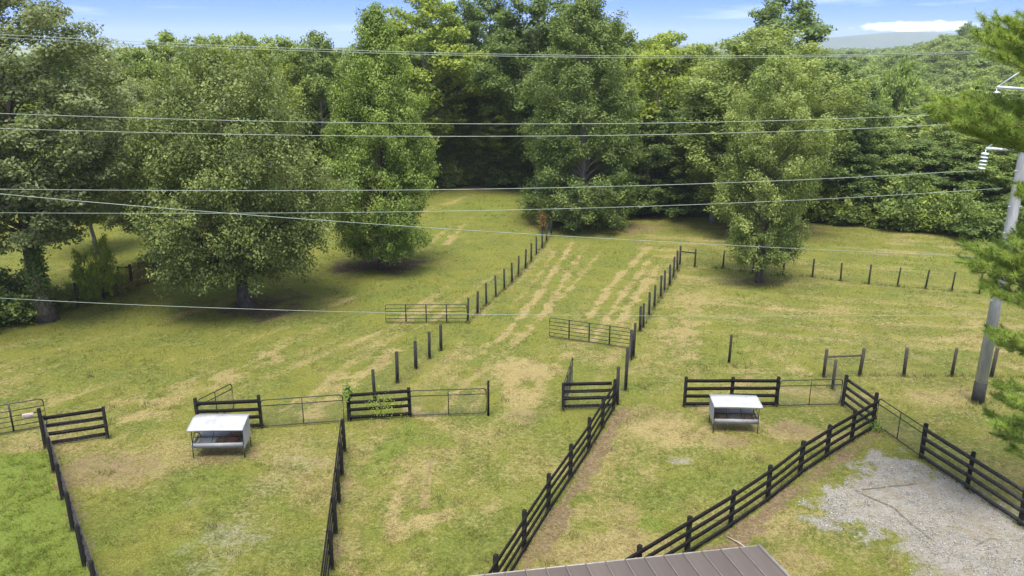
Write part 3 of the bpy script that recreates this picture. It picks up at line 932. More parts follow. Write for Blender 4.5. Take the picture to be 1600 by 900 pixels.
# ------------------------------------------------------------------ trees
def leaves(C, Nrm, size, tone, aspect=0.55, rng=None):
    """rhombus leaves centred at C with normals Nrm"""
    n = len(C)
    r = rng.normal(0, 1, (n, 3))
    a = np.cross(Nrm, r)
    a /= np.linalg.norm(a, axis=1)[:, None] + 1e-9
    b = np.cross(Nrm, a)
    s = size[:, None]
    v = np.stack([C - a * s * 0.5, C + b * s * aspect * 0.5 - Nrm * s * 0.06, C + a * s * 0.5, C - b * s * aspect * 0.5 - Nrm * s * 0.06], 1)
    f = np.arange(n * 4).reshape(-1, 4)
    return v.reshape(-1, 3), f, np.repeat(tone, 4)


def grow_tree(name, seed, H, Rr, base, prof, nl, nleaf, leaf, rc, trunk_r, lmat, bark, rise=0.35, droop=0.12,
              lump=0.22, flat=0.62, bare=0.0, sub=1.2, wob=0.3, gap=0.0, tone_sd=0.13):
    rng = np.random.default_rng(seed)
    pt, pr = np.array(prof).T
    # trunk
    tz = np.linspace(-0.25, H * 0.93, 14)
    wx, wy = np.cumsum(rng.normal(0, wob * 0.25, 14)), np.cumsum(rng.normal(0, wob * 0.25, 14))
    wx, wy = wx - wx[0], wy - wy[0]
    tr = trunk_r * np.clip(1 - tz / (H * 0.97), 0.04, 1) ** 0.85
    tr[0] *= 1.55; tr[1] *= 1.1
    mb = MB()
    mb.tube(np.stack([wx, wy, tz], 1), tr, 9)

    def tp(z):
        return np.array([np.interp(z, tz, wx), np.interp(z, tz, wy), z])

    cl = []
    ph = rng.random(6) * 6.28
    for i in range(nl):
        t = (i + rng.random()) / nl
        t = t ** 0.95
        az = i * 2.39996 + rng.normal(0, 0.35)
        lumpf = 1 + lump * (0.6 * math.sin(2 * az + ph[0] + 5 * t) + 0.6 * math.sin(3 * az + ph[1] - 7 * t) + 0.5 * rng.normal())
        Ro = max(0.25, Rr * np.interp(t, pt, pr) * lumpf)
        ze = base + t * (H - base) * 0.965
        zs = max(base * 0.7 + 0.2, ze - Ro * (rise + 0.6 * t) - 0.2)
        p0 = tp(min(zs, H * 0.92))
        s = np.linspace(0, 1, 6)
        dirv = np.array([math.cos(az), math.sin(az)])
        xy = p0[:2] + dirv[None] * (Ro * s)[:, None] + rng.normal(0, 0.04 * Ro, (6, 2)) * s[:, None]
        zz = p0[2] + (ze - p0[2]) * s ** 0.8 + droop * Ro * (0.5 * s - s ** 2)
        pts = np.c_[xy, zz]
        r0 = max(0.015, 0.25 * np.interp(zs, tz, tr) * min(1, Ro / (0.6 * Rr)) ** 0.5 + 0.01)
        mb.tube(pts, r0 * (1 - 0.85 * s), 5, cap=False)

        def at(q):
            return np.array([np.interp(q, s, pts[:, k]) for k in range(3)])

        start = 0.35 if Ro > 0.4 * Rr else 0.2
        for q in (1.0, 0.82, 0.64, 0.48):
            if q >= start and rng.random() > bare:
                cl.append((at(q) + rng.normal(0, 0.12, 3) * rc, rc * rng.uniform(0.75, 1.2) * (0.8 if q > 0.9 else 1)))
        nsb = int(1 + Ro * sub)
        for k in range(nsb):
            q = rng.uniform(start * 0.8, 0.95)
            a2 = az + rng.choice([-1, 1]) * rng.uniform(0.5, 1.15)
            ln = (0.45 * Ro * (1.15 - q) + 0.45) * rng.uniform(0.8, 1.3)
            b0 = at(q)
            b1 = b0 + np.array([math.cos(a2) * ln, math.sin(a2) * ln, ln * rng.uniform(-0.4, 0.75)])
            mb.tube(np.stack([b0, (b0 + b1) / 2 + np.array([0, 0, 0.05 * ln]), b1]), [r0 * 0.4, r0 * 0.28, 0.008], 4, cap=False)
            for q2 in (1.0, 0.6):
                if rng.random() > bare:
                    cl.append((b0 + (b1 - b0) * q2, rc * rng.uniform(0.7, 1.15)))
    for k in range(max(3, nl // 12)):
        cl.append((tp(H * rng.uniform(0.9, 0.985)) + rng.normal(0, 0.25, 3) * rc, rc * rng.uniform(0.6, 1.0)))
    if gap:
        cl = [c for c in cl if rng.random() > gap * (0.5 + 0.5 * math.sin(c[0][2] * 1.1 + ph[2]) * math.sin(math.atan2(c[0][1], c[0][0]) * 2 + ph[3]))]
    cc = np.array([c[0] for c in cl]); cr = np.array([c[1] for c in cl])
    w = cr ** 2
    cnt = np.maximum(8, (nleaf * w / w.sum()).astype(int))
    idx = np.repeat(np.arange(len(cl)), cnt)
    n = len(idx)
    d = rng.normal(0, 1, (n, 3))
    d /= np.linalg.norm(d, axis=1)[:, None]
    rad = cr[idx] * rng.random(n) ** 0.42
    off = d * rad[:, None]
    off[:, 2] *= flat
    # twigs droop outward from the clump a little
    out = cc[idx] - np.array([0, 0, 0]); out[:, 2] = 0
    out /= np.linalg.norm(out, axis=1)[:, None] + 1e-6
    Cc = cc[idx] + off
    Cc[:, 2] = np.maximum(Cc[:, 2], 0.15)
    Nn = 0.55 * d + np.array([0, 0, 0.75]) + 0.25 * out + rng.normal(0, 0.55, (n, 3))
    Nn /= np.linalg.norm(Nn, axis=1)[:, None]
    tone = 0.5 + rng.normal(0, tone_sd, len(cl))[idx] + rng.normal(0, 0.14, n)
    v, f, tn = leaves(Cc, Nn, leaf * rng.uniform(0.65, 1.35, n), tone, rng=rng)
    cm = mesh_np(name + '_crown', v, f, L[lmat], {'tone': tn})
    tm = mb.mesh(name + '_trunk', M[bark], smooth=True)
    return dict(trunk=tm, crown=cm, H=H, R=Rr)


PROF = {
    'oak': [(0, .50), (.1, .78), (.28, 1), (.5, .97), (.75, .84), (.92, .58), (1, .25)],
    'cone': [(0, .40), (.08, .74), (.2, 1), (.45, .92), (.65, .68), (.85, .40), (1, .08)],
    'column': [(0, .52), (.1, .74), (.25, .80), (.45, .90), (.62, 1), (.82, .78), (1, .2)],
    'skirt': [(0, .60), (.07, .95), (.25, 1), (.5, .92), (.7, .80), (.88, .5), (1, .15)],
    'round': [(0, .35), (.2, .75), (.5, 1), (.75, .85), (.92, .5), (1, .15)],
    'tall': [(0, .35), (.25, .7), (.55, 1), (.8, .8), (.95, .45), (1, .12)],
    'bush': [(0, .75), (.3, 1), (.7, .85), (1, .3)],
}
V = {
    'oak': grow_tree('oak', 3, 16.4, 6.6, 2.4, PROF['oak'], 112, 125000, 0.20, 0.80, 0.42, 'oak', 'bark', lump=0.13, sub=1.3, flat=0.85),
    'cone': grow_tree('cone', 5, 18.5, 5.3, 1.2, PROF['cone'], 116, 112000, 0.195, 0.68, 0.36, 'bright', 'bark', lump=0.11, rise=0.3, flat=0.9),
    'column': grow_tree('column', 8, 15.5, 4.0, 1.6, PROF['column'], 88, 80000, 0.175, 0.58, 0.32, 'soft', 'bark', lump=0.15, rise=0.4, flat=0.9),
    'skirt': grow_tree('skirt', 12, 21, 6.0, 0.5, PROF['skirt'], 114, 100000, 0.24, 0.82, 0.45, 'forest', 'pale_bark', lump=0.18, rise=0.35, flat=0.8),
    'grey': grow_tree('grey', 15, 20, 6.0, 5.4, PROF['round'], 84, 78000, 0.21, 0.80, 0.46, 'grey', 'bark', lump=0.3, droop=0.25, gap=0.4),
    'wood_a': grow_tree('wood_a', 21, 22, 5.2, 5.5, PROF['tall'], 62, 36000, 0.35, 0.95, 0.32, 'forest', 'pale_bark', lump=0.28, gap=0.15),
    'wood_b': grow_tree('wood_b', 22, 22, 5.6, 3.0, PROF['round'], 66, 38000, 0.35, 1.0, 0.34, 'forest', 'bark', lump=0.26),
    'wood_c': grow_tree('wood_c', 23, 22, 4.8, 6.0, PROF['tall'], 56, 33000, 0.34, 0.92, 0.30, 'yellow', 'pale_bark', lump=0.3, gap=0.25),
    'wood_d': grow_tree('wood_d', 24, 22, 5.2, 1.0, PROF['skirt'], 70, 38000, 0.35, 1.0, 0.32, 'dark', 'bark', lump=0.25),
    'wood_e': grow_tree('wood_e', 25, 24, 4.6, 8.0, PROF['tall'], 46, 22000, 0.36, 0.95, 0.30, 'dark', 'bark', lump=0.35, gap=0.5),
    'far_a': grow_tree('far_a', 31, 16, 5.6, 1.5, PROF['round'], 30, 12000, 0.55, 1.35, 0.3, 'forest', 'bark', lump=0.2),
    'far_b': grow_tree('far_b', 32, 16, 5.2, 1.0, PROF['skirt'], 30, 12000, 0.55, 1.3, 0.3, 'bright', 'bark', lump=0.2),
    'far_c': grow_tree('far_c', 33, 16, 5.8, 1.5, PROF['round'], 30, 12000, 0.55, 1.35, 0.3, 'soft', 'bark', lump=0.22),
    'bush': grow_tree('bush', 41, 2.2, 1.5, 0.1, PROF['bush'], 20, 5200, 0.16, 0.36, 0.05, 'brush', 'bark', lump=0.3, rise=0.7, sub=2),
    'bush_g': grow_tree('bush_g', 42, 2.6, 1.6, 0.1, PROF['bush'], 22, 5600, 0.19, 0.42, 0.05, 'forest', 'bark', lump=0.3, rise=0.7, sub=2),
    'bush_y': grow_tree('bush_y', 43, 2.6, 1.5, 0.1, PROF['bush'], 20, 4800, 0.18, 0.40, 0.05, 'yellow', 'bark', lump=0.3, rise=0.7, sub=2),
}


def plant(kind, x, y, h, r, label, name='forest_tree', cat='tree', group=None, rz=None, rnd=random):
    v = V[kind]
    rz = rnd.uniform(0, 6.28) if rz is None else rz
    t = thing(name, (x, y, TZ(x, y)), label, cat, group, rz)
    t.scale = (r / v['R'], r / v['R'], h / v['H'])
    link('crown', v['crown'], t)
    link('trunk', v['trunk'], t)
    return t


def tree_px(kind, px, top, width, y, label, name='forest_tree', group=None, rz=None):
    """a tree standing at distance y whose top shows at pixel (px, top) and whose crown is width pixels wide"""
    p = P(px, top, y)
    z0 = TZ(p[0], y)
    dep = float((p - np.array([0, 0, CAM_H])) @ _F)
    return plant(kind, p[0], y, p[2] - z0, width / 2 * dep / CAM_F, label, name, 'tree', group, rz)


# the trees that stand out in the paddocks
q = G(400, 480)
plant('oak', q[0] - 0.6, q[1], 17.2, 5.75, 'broad dark green oak standing alone on the pasture, bare trunk at its foot', 'oak_tree', rz=0.4)
q = G(597, 420)
plant('cone', q[0] + 0.1, q[1], 19.6, 4.1, 'tall cone-shaped bright green tree with leaves down to the grass, beside the broad oak', 'shade_tree', rz=1.0)
q = G(1185, 441)
plant('column', q[0], q[1], 16.2, 3.2, 'slender soft green tree with short bare trunk by the far wire fence', 'shade_tree', rz=2.0)
q = G(905, 352)
plant('skirt', q[0], q[1], 21.5, 5.4, 'huge dense tree with foliage to the ground where the lane meets the wood', 'shade_tree', rz=0.0)
q = G(1020, 333)
plant('wood_d', q[0], q[1], 10.8, 3.6, 'low dark bushy tree at the edge of the wood beside the huge dense tree', 'shade_tree')
q = G(75, 503)
plant('grey', q[0], q[1], 20.5, 6.6, 'ragged grey-green tree with a thick ivy-clad trunk on the overgrown fence line', 'old_tree', rz=1.2)

EDGE = [  # kind, px, top, width, distance, label
    # behind the left fence line
    ('grey', -230, -70, 230, 46, 'ragged grey-green tree cut by the left edge of the picture'),
    ('grey', 205, 118, 190, 58, 'grey-green tree with drooping sprays behind the overgrown fence'),
    ('wood_c', 118, 190, 120, 64, 'low yellow-green tree leaning over the overgrown fence'),

    ('wood_c', 95, 140, 150, 82, 'yellow-green tree with loose sprays behind the ivy-clad trunk'),
    ('wood_a', 140, 62, 150, 80, 'grey green tree rising behind the ragged trees of the fence line'),
    ('wood_b', 205, 66, 130, 78, 'rounded light green tree behind the oak, next to the ragged trees'),
    ('wood_a', 258, 44, 120, 84, 'tall loose-topped tree whose dark top breaks the skyline beyond the oak'),
    ('wood_b', 330, 48, 130, 82, 'pale round-headed tree looking over the broad oak'),
    ('wood_c', 372, 46, 120, 78, 'light yellow-green tree looking over the middle of the oak'),
    ('wood_b', 432, 50, 130, 88, 'dull green tree on the skyline between oak and cone-shaped tree'),
    ('wood_a', 495, 44, 110, 86, 'thin-topped tree on the skyline before the gap of sky'),
    # middle wood
    ('wood_c', 655, -22, 150, 92, 'tall yellow-green poplar-like tree behind the cone-shaped tree'),
    ('wood_c', 610, 24, 110, 96, 'yellow-green tree half hidden by the cone-shaped tree'),
    ('wood_e', 722, -12, 110, 100, 'thin-crowned tall tree with sky showing through, next to the poplar-like tree'),
    ('wood_e', 765, -22, 110, 103, 'sparse dark tall tree with a visible straight trunk behind the grassy corner'),
    ('wood_e', 745, 60, 130, 104, 'dark shaded tree at the back of the grassy corner'),
    ('wood_a', 690, 95, 110, 101, 'mid green tree at the mouth of the grassy corner beside the cone-shaped tree'),
    ('wood_e', 800, 70, 110, 101, 'dark tree squeezed against the huge dense tree'),
    ('wood_a', 845, -24, 160, 92, 'towering light green tree right behind the huge dense tree'),
    ('wood_b', 905, -4, 150, 90, 'broad light-topped tree behind the huge dense tree'),
    ('wood_a', 965, 30, 140, 92, 'grey-topped tree leaning over pale stems right of the huge dense tree'),
    ('wood_c', 1052, 44, 130, 97, 'light green tree on the skyline beside the pale stems'),
    ('wood_b', 1010, 58, 120, 100, 'dull tree on the skyline in the middle of the wood'),
    ('wood_a', 1010, 120, 120, 88, 'tree with two pale slanting stems at the edge of the wood'),
    ('wood_d', 1075, 120, 120, 86, 'dark leafy tree in the recess left of the broad soft green tree'),
    ('wood_b', 1098, 64, 110, 104, 'dull skyline tree left of the broad soft green tree'),
    ('wood_c', 712, 165, 80, 98, 'low yellow-green understory tree at the left end of the grassy corner'),
    ('wood_b', 752, 150, 84, 99, 'low green understory tree between bare trunks behind the grassy corner'),
    ('wood_c', 790, 168, 76, 98, 'low light understory tree in the middle of the grassy corner edge'),
    ('wood_b', 826, 165, 74, 97.5, 'low green understory tree tucked beside the huge dense tree'),
    # right of the lane
    ('column', 1200, 34, 235, 72, 'broad soft green tree rising behind the slender tree of the field'),
    ('wood_e', 1228, -18, 170, 92, 'dark loose-leaved tree topping the skyline above the broad soft green tree'),
    ('wood_b', 1300, 88, 150, 80, 'rounded soft green tree right of the broad one, at the edge of the field'),
    ('wood_a', 1345, 120, 120, 88, 'green tree at the field edge where the far hillside comes into view'),
    ('wood_d', 1335, 205, 120, 79, 'dark leafy tree on the field edge below the far hillside'),
    ('wood_b', 1388, 196, 130, 80, 'light-topped tree in the hedge-like wood edge of the far field'),
    ('wood_d', 1440, 215, 140, 79, 'dark dense tree in the hedge-like wood edge of the far field'),
    ('wood_b', 1482, 190, 130, 82, 'mid green tree in the wood edge behind the pine bough'),
    ('wood_d', 1520, 222, 130, 76, 'dark tree in the wood edge close to the utility pole'),
    ('wood_a', 1560, 190, 130, 77, 'tree in the wood edge right behind the utility pole'),
    ('wood_b', 1625, 200, 150, 76, 'tree in the wood edge beyond the utility pole, cut by the frame'),
    ('far_b', 1412, 92, 80, 118, 'pale pointed tree standing out of the valley wood below the hillside'),
    ('far_b', 1385, 110, 80, 122, 'pale pointed tree in the valley wood, next to its taller twin'),
    ('far_c', 1460, 138, 90, 120, 'rounded tree of the valley wood in front of the hillside'),
    ('far_b', 1530, 120, 90, 118, 'bright rounded tree of the valley wood behind the pine bough'),
]
for kind, px, top, w, y, lab in EDGE:
    tree_px(kind, px, top, w, y, lab, 'forest_tree' if y > 70 else 'old_tree')

q = G(1113, 346)
plant('wood_a', q[0], q[1], 15.5, 4.2, 'tree with bare grey trunk at the wood corner beside the slender tree')


def slim(px, top, foot, y, lean, label):
    """a pale slender stem, bare up to a small loose top"""
    rg = np.random.default_rng(int(px))
    a = P(px, top, y)
    h = a[2] - TZ(a[0], y)
    o = thing('slim_tree', (a[0] - lean, y, TZ(a[0], y)), label, 'tree')
    s_ = np.linspace(0, 1, 8)
    tk = np.stack([lean * s_ ** 1.4 + rg.normal(0, .06, 8), rg.normal(0, .06, 8), -.2 + (h + .2) * s_], 1)
    mb = MB(); mb.tube(tk, .17 * (1 - .8 * s_) + .02, 7)
    cl = []
    for k in range(7):
        q_ = .62 + .05 * k
        p = np.array([np.interp(q_, s_, tk[:, i]) for i in range(3)])
        e = p + np.array([rg.normal(0, 1.0), rg.normal(0, .8), rg.uniform(.4, 1.5)])
        mb.tube([p, e], [.05, .015], 5, cap=False)
        cl.append(e)
    mb.build('trunk', M['pale_bark'], o, smooth=True)
    cl = np.array(cl + [tk[-1]])
    n = 2200
    idx = rg.integers(0, len(cl), n)
    c = cl[idx] + rg.normal(0, 1, (n, 3)) * np.array([.6, .6, .4])
    nn_ = rg.normal(0, .6, (n, 3)) + [0, -.2, .8]; nn_ /= np.linalg.norm(nn_, axis=1)[:, None]
    v_, f_, t_ = leaves(c, nn_, .36 * rg.uniform(.6, 1.3, n), rg.normal(.6, .15, n), .6, rg)
    link('crown', mesh_np('crown', v_, f_, L['yellow'], {'tone': t_}), o)


slim(950, 92, 0, 77.5, .9, 'pale slanting stem showing against the dark wood just right of the huge dense tree')
slim(1014, 96, 0, 80.5, .4, 'pale forked-looking slender stem in the middle of the wood edge')
slim(1037, 90, 0, 80.0, 1.1, 'pale leaning slender stem, right neighbour of the straighter pale stem')

# the wood behind: rows of trees one can only half see
rr = random.Random(5)
rng = np.random.default_rng(99)
n_in = 0
for row, y0 in enumerate((104, 110, 117, 125, 134)):
    x = -70.0
    while x < 34:
        x += rr.uniform(5.0, 8.5)
        y = y0 + rr.uniform(-2.5, 2.5)
        if x > 8: y -= 6
        # the crest of the wood, as heights above the camera's horizon at 100 m
        px = 800 + x / (y * 0.95) * CAM_F
        if row < 1 and 690 < px < 850: continue
        top = np.interp(px, [-200, 150, 250, 500, 545, 600, 660, 900, 1000, 1100, 1200, 1300, 1400], [30, 80, 70, 66, 92, 60, 30, 40, 66, 80, 76, 98, 120]) + rr.uniform(0, 45)
        tree_px(rr.choice(['wood_a', 'wood_b', 'wood_c', 'wood_d', 'wood_a', 'wood_b']), px, top, rr.uniform(85, 125), y,
                'half hidden tree deep in the wood behind the paddocks', 'forest_tree', 'trees deep in the wood behind the paddocks')
# behind the neighbouring field on the left
for k in range(16):
    x = -78 + k * 3.4 + rr.uniform(-1, 1)
    y = 92 + rr.uniform(-4, 6)
    px = 800 + x / (y * 0.95) * CAM_F
    tree_px(rr.choice(['wood_a', 'wood_b', 'wood_d']), px, rr.uniform(75, 140), rr.uniform(90, 120), y,
            'leafy tree on the far side of the neighbouring field', 'forest_tree', 'trees beyond the neighbouring field')

# the wooded valley and hillside to the right
far_pts = []
tries = 0
while len(far_pts) < 170 and tries < 6000:
    tries += 1
    y = 92 + 330 * rr.random() ** 1.25
    x = (0.36 + 0.40 * rr.random()) * y
    if y < 104 - 0.0 * x and x < 46: continue
    if any((x - a) ** 2 + (y - b) ** 2 < (8.0 + y * 0.012) ** 2 for a, b in far_pts): continue
    far_pts.append((x, y))
for x, y in far_pts:
    plant(rr.choice(['far_a', 'far_a', 'far_b', 'far_c', 'far_c']), x, y, rr.uniform(13, 20), rr.uniform(6.0, 8.8),
          'rounded tree of the unbroken wood covering the far hillside', 'hillside_tree', 'tree', 'trees covering the far hillside', rnd=rr)

# farther still the wood reads as one mass
bx = rng.uniform(-700, 1500, 9000)
by = rng.uniform(150, 1500, 9000)
ok = ((by > 425) | (bx < 0.35 * by) | (bx > 0.77 * by)) & (np.abs(bx) < by * 0.95 + 60) & ~((by < 170) & (bx < 60))
ok &= rng.random(9000) < np.clip(1.3 - by / 1600, 0.3, 1)
bx, by = bx[ok], by[ok]
nbm = len(bx)
icos = []
g_ = (1 + 5 ** .5) / 2
bv, bf, bt = [], [], []
cnt = 60
d = rng.normal(0, 1, (nbm, cnt, 3))
d /= np.linalg.norm(d, axis=2)[..., None]
d[..., 2] = np.abs(d[..., 2])
szr = rng.uniform(5, 7.5, (nbm, 1, 1))
ctr = np.stack([bx, by, terrain(bx, by) + 7], 1)[:, None]
pos = ctr + d * szr * np.array([1, 1, 0.95]) * rng.uniform(0.7, 1.05, (nbm, cnt, 1))
nn = d + np.array([0, 0, .5]) + rng.normal(0, .4, d.shape)
nn = (nn / np.linalg.norm(nn, axis=2)[..., None]).reshape(-1, 3)
v, f, tn = leaves(pos.reshape(-1, 3), nn, rng.uniform(2.0, 3.6, nbm * cnt), np.repeat(rng.normal(.5, .16, nbm), cnt) + rng.normal(0, .1, nbm * cnt), 0.8, rng=rng)
tag(link('distant_woods', mesh_np('distant_woods', v, f, L['forest'], {'tone': tn})), 'continuous far-off woodland rolling away to the horizon', 'woods', kind='stuff')

# shrubs: the overgrown fence on the left and the skirt of the wood
sh = random.Random(17)
for i, (px, py, h, r, kind) in enumerate([(12, 512, 3.2, 2.0, 'bush_g'), (45, 500, 1.7, 1.3, 'bush'), (105, 488, 1.4, 1.2, 'bush_g'), (138, 474, 3.6, .75, 'bush_y'), (168, 461, 4.2, .8, 'bush_y'),
                                          (180, 462, 1.1, 1.2, 'bush'), (205, 448, .9, 1.2, 'bush'), (228, 440, 1.2, 1.3, 'bush'), (255, 428, 1.6, 1.5, 'bush_g'), (280, 415, 2.2, 1.8, 'bush_g'),
                                          (-30, 530, 2.6, 2.0, 'bush_g')]):
    q = G(px, py)
    if kind != 'bush_y': q = q + [-.6, 1.5, 0]
    plant(kind, q[0], q[1], h, r, ['dark green shrub at the foot of the ivy-clad trunk', 'brown-green scrub bush on the overgrown fence', 'green shrub just past the ivy-clad trunk',
                                   'yellow-green vine-hung sapling in the overgrown fence', 'second yellow-green sapling in the overgrown fence, the taller one', 'dry brown bush between two dark fence posts',
                                   'low dry bush by the braced fence post', 'dry bush past the braced fence post', 'dark bush where the overgrown fence nears the oak', 'large dark bush hidden behind the edge of the oak',
                                   'green shrub at the edge of the picture on the overgrown fence'][i], 'shrub', 'shrub', rnd=sh)
for px, py in [(720, 288), (745, 286), (772, 287), (800, 289), (700, 290), (826, 292), (790, 284), (960, 338), (985, 330), (1060, 330), (1085, 334), (1140, 336),
               (1290, 340), (1320, 342), (1350, 345), (1385, 350), (1420, 356), (1450, 360), (1480, 365), (1510, 370), (1545, 372), (1580, 374), (1610, 376), (1265, 338)]:
    q = G(px, py + 2)
    plant(sh.choice(['bush_g', 'bush_g', 'bush_y', 'bush_g']), q[0], q[1] + sh.uniform(0.5, 2.5), sh.uniform(2.2, 4.6), sh.uniform(1.8, 2.9), 'leafy undergrowth bush along the foot of the wood',
          'shrub', 'shrub', 'undergrowth along the edge of the wood', rnd=sh)
q = G(853, 366)
t = thing('dead_bush', (q[0] - 0.3, q[1] + 0.3, TZ(q[0], q[1])), 'rusty orange dead brush caught on the far end of the wire fence', 'bush')
mb = MB()
tips_ = []
for k in range(26):
    a_ = rng.uniform(0, 6.28); h_ = rng.uniform(.7, 2.3); o_ = rng.uniform(.05, .55)
    e_ = np.array([math.cos(a_) * o_, math.sin(a_) * o_, h_])
    mb.tube([(0, 0, 0), e_ * [.35, .35, .6], e_], [.014, .010, .004], 4, cap=False)
    tips_ += [e_ * [.8, .8, .85], e_, e_ * [.6, .6, .7]]
mb.build('twigs', M['bark'], t)
tips_ = np.array(tips_)[rng.integers(0, len(tips_), 420)] + rng.normal(0, .10, (420, 3))
nn_ = rng.normal(0, 1, (420, 3)); nn_ /= np.linalg.norm(nn_, axis=1)[:, None]
v_, f_, t_ = leaves(tips_, nn_, rng.uniform(.07, .15, 420), rng.normal(.5, .2, 420), .5, rng)
link('foliage', mesh_np('foliage', v_, f_, L['rust'], {'tone': t_}), t)

# ------------------------------------------------------------------ the pine whose boughs reach in from the right
def pine():
    rng = np.random.default_rng(77)
    Y = 25.5
    base = P(1672, 560, Y)
    x0 = base[0]
    z0 = TZ(x0, Y)
    root = thing('pine_tree', (x0, Y, z0), 'long-needled pine reaching in from the right edge in front of the utility pole', 'tree')
    tm = MB()
    tz = np.linspace(-0.3, 22, 12)
    tx = 0.05 * np.sin(tz * 0.4)
    tm.tube(np.stack([tx, 0 * tz, tz], 1), np.interp(tz, [-0.3, 1, 22], [0.34, 0.27, 0.05]), 10)
    tm.build('trunk', M['pine_bark'], root, smooth=True)
    # boughs: tip pixel on the plane of the trunk, height where it leaves the trunk comes from the tip; dy the tip's depth offset
    tips = []
    for cx, cy_, sx_, sy_, n_ in ((1560, 62, 34, 34, 15), (1600, 40, 25, 30, 6), (1590, 85, 14, 8, 3), (1486, 172, 34, 16, 15), (1545, 158, 30, 10, 8), (1490, 192, 16, 8, 3), (1592, 160, 12, 8, 3),
                             (1592, 292, 8, 8, 3), (1540, 398, 24, 24, 11), (1580, 385, 16, 30, 7), (1512, 398, 6, 14, 3), (1555, 448, 18, 12, 4),
                             (1562, 528, 22, 14, 7), (1592, 545, 10, 14, 3), (1572, 610, 16, 14, 5), (1562, 668, 18, 20, 8), (1588, 640, 10, 26, 4), (1585, 712, 12, 8, 2)):
        for k in range(n_):
            tips.append((cx + sx_ * rng.uniform(-1, 1), cy_ + sy_ * rng.uniform(-1, 1), rng.uniform(-1.3, 1.3)))
    for k in range(64):   # the rest of the tree, turned away from the picture
        py_ = rng.uniform(-60, 660)
        tips.append((1672 + rng.uniform(0.35, 1) * (90 + 0.17 * (py_ + 60)), py_, rng.uniform(-2.6, 2.6)))
    bm_, C, D, T = MB(), [], [], []
    for px, py, dy in tips:
        tip = P(px, py, Y + dy) - np.array([x0, Y, z0])
        tip[1] = dy
        out = math.hypot(tip[0], tip[1])
        zr = min(21.5, max(1.8, tip[2] - 0.10 * out + rng.uniform(-.3, .3)))
        a = np.array([np.interp(zr, tz, tx), 0, zr])
        s = np.linspace(0, 1, 9)
        pts = a + (tip - a) * s[:, None]
        pts[:, 2] += -0.10 * out * np.sin(s * math.pi) + rng.normal(0, .02, 9)
        pts[:, 1] += 0.06 * out * np.sin(s * 4 + rng.random() * 6)
        bm_.tube(pts, 0.024 * (1 - 0.8 * s) * (0.5 + out / 5), 5, cap=False)
        main = (tip - a) / np.linalg.norm(tip - a)
        n = int(7 + out * 3.0)
        for i in range(n):
            q_ = 0.42 + 0.58 * (i + rng.random()) / n
            p = np.array([np.interp(q_, s, pts[:, k]) for k in range(3)])
            ang = rng.choice([-1, 1]) * rng.uniform(0.4, 1.1) * (1.1 - 0.5 * q_)
            c, sn = math.cos(ang), math.sin(ang)
            dv = np.array([main[0] * c - main[1] * sn, main[0] * sn + main[1] * c, main[2] * 0.4 + rng.uniform(-0.15, 0.85)])
            dv /= np.linalg.norm(dv)
            ln = rng.uniform(0.22, 0.7) * (1.15 - 0.5 * q_)
            e = p + dv * ln
            e[2] += 0.12 * ln
            bm_.tube(np.stack([p, (p + e) / 2 - [0, 0, .02], e]), [.013, .010, .006], 4, cap=False)
            for q2 in (0.45, 0.72, 1.0):
                if q2 < 1 and rng.random() < 0.25: continue
                C.append(p + (e - p) * q2); D.append(dv + [0, 0, .25]); T.append(rng.normal(.5, .13))
        for q2 in (0.9, 1.0):
            C.append(a + (tip - a) * q2); D.append(main + [0, 0, .2]); T.append(.6)
    bm_.build('boughs', M['pine_bark'], root)
    C, D, T = np.array(C), np.array(D), np.array(T)
    D /= np.linalg.norm(D, axis=1)[:, None]
    nn = 50
    N = len(C) * nn
    Cb, Db = np.repeat(C, nn, 0), np.repeat(D, nn, 0)
    r = rng.normal(0, 1, (N, 3))
    nd = Db * rng.uniform(0.1, 1.0, (N, 1)) + r * 0.55 + [0, 0, .12]
    nd /= np.linalg.norm(nd, axis=1)[:, None]
    st = Cb - Db * rng.uniform(0, .16, (N, 1))
    ln = rng.uniform(.15, .28, (N, 1))
    sd_ = np.cross(nd, rng.normal(0, 1, (N, 3)))
    sd_ /= np.linalg.norm(sd_, axis=1)[:, None]
    w = rng.uniform(.0045, .0075, (N, 1))
    v = np.stack([st - sd_ * w, st + sd_ * w, st + nd * ln - [0, 0, .015]], 1).reshape(-1, 3)
    tone = np.repeat(np.repeat(T, nn) + rng.normal(0, .13, N), 3)
    link('needles', mesh_np('needles', v, np.arange(N * 3).reshape(-1, 3), L['pine'], {'tone': tone}), root)


pine()

# ------------------------------------------------------------------ fences
UNIT = {}


def unit_box():
    if 'box' not in UNIT:
        mb = MB(); mb.box((0, 0, 0), (1, 1, 1))
        UNIT['box'] = mb.mesh('unit_box')
    return UNIT['box']


def board_mesh(L_, w, h, rng_, mat):
    """a board along x, centred, slightly bowed and with unsquare ends"""
    n = 5
    xs = np.linspace(-L_ / 2, L_ / 2, n)
    sag = -rng_.uniform(0, 0.012) * (1 - (2 * xs / L_) ** 2) + rng_.normal(0, .003, n)
    hh = h / 2 * rng_.uniform(.96, 1.04)
    v = []
    for x, s in zip(xs, sag):
        for y, z in ((-w / 2, -hh), (w / 2, -hh), (w / 2, hh), (-w / 2, hh)):
            v.append((x, y, z + s))
    f = [[0, 1, 2, 3], [(n - 1) * 4 + 3, (n - 1) * 4 + 2, (n - 1) * 4 + 1, (n - 1) * 4]]
    for i in range(n - 1):
        for k in range(4):
            f.append([i * 4 + k, (i + 1) * 4 + k, (i + 1) * 4 + (k + 1) % 4, i * 4 + (k + 1) % 4])
    return mesh_np('board', v, np.array(f), M[mat])


FR = np.random.default_rng(4)


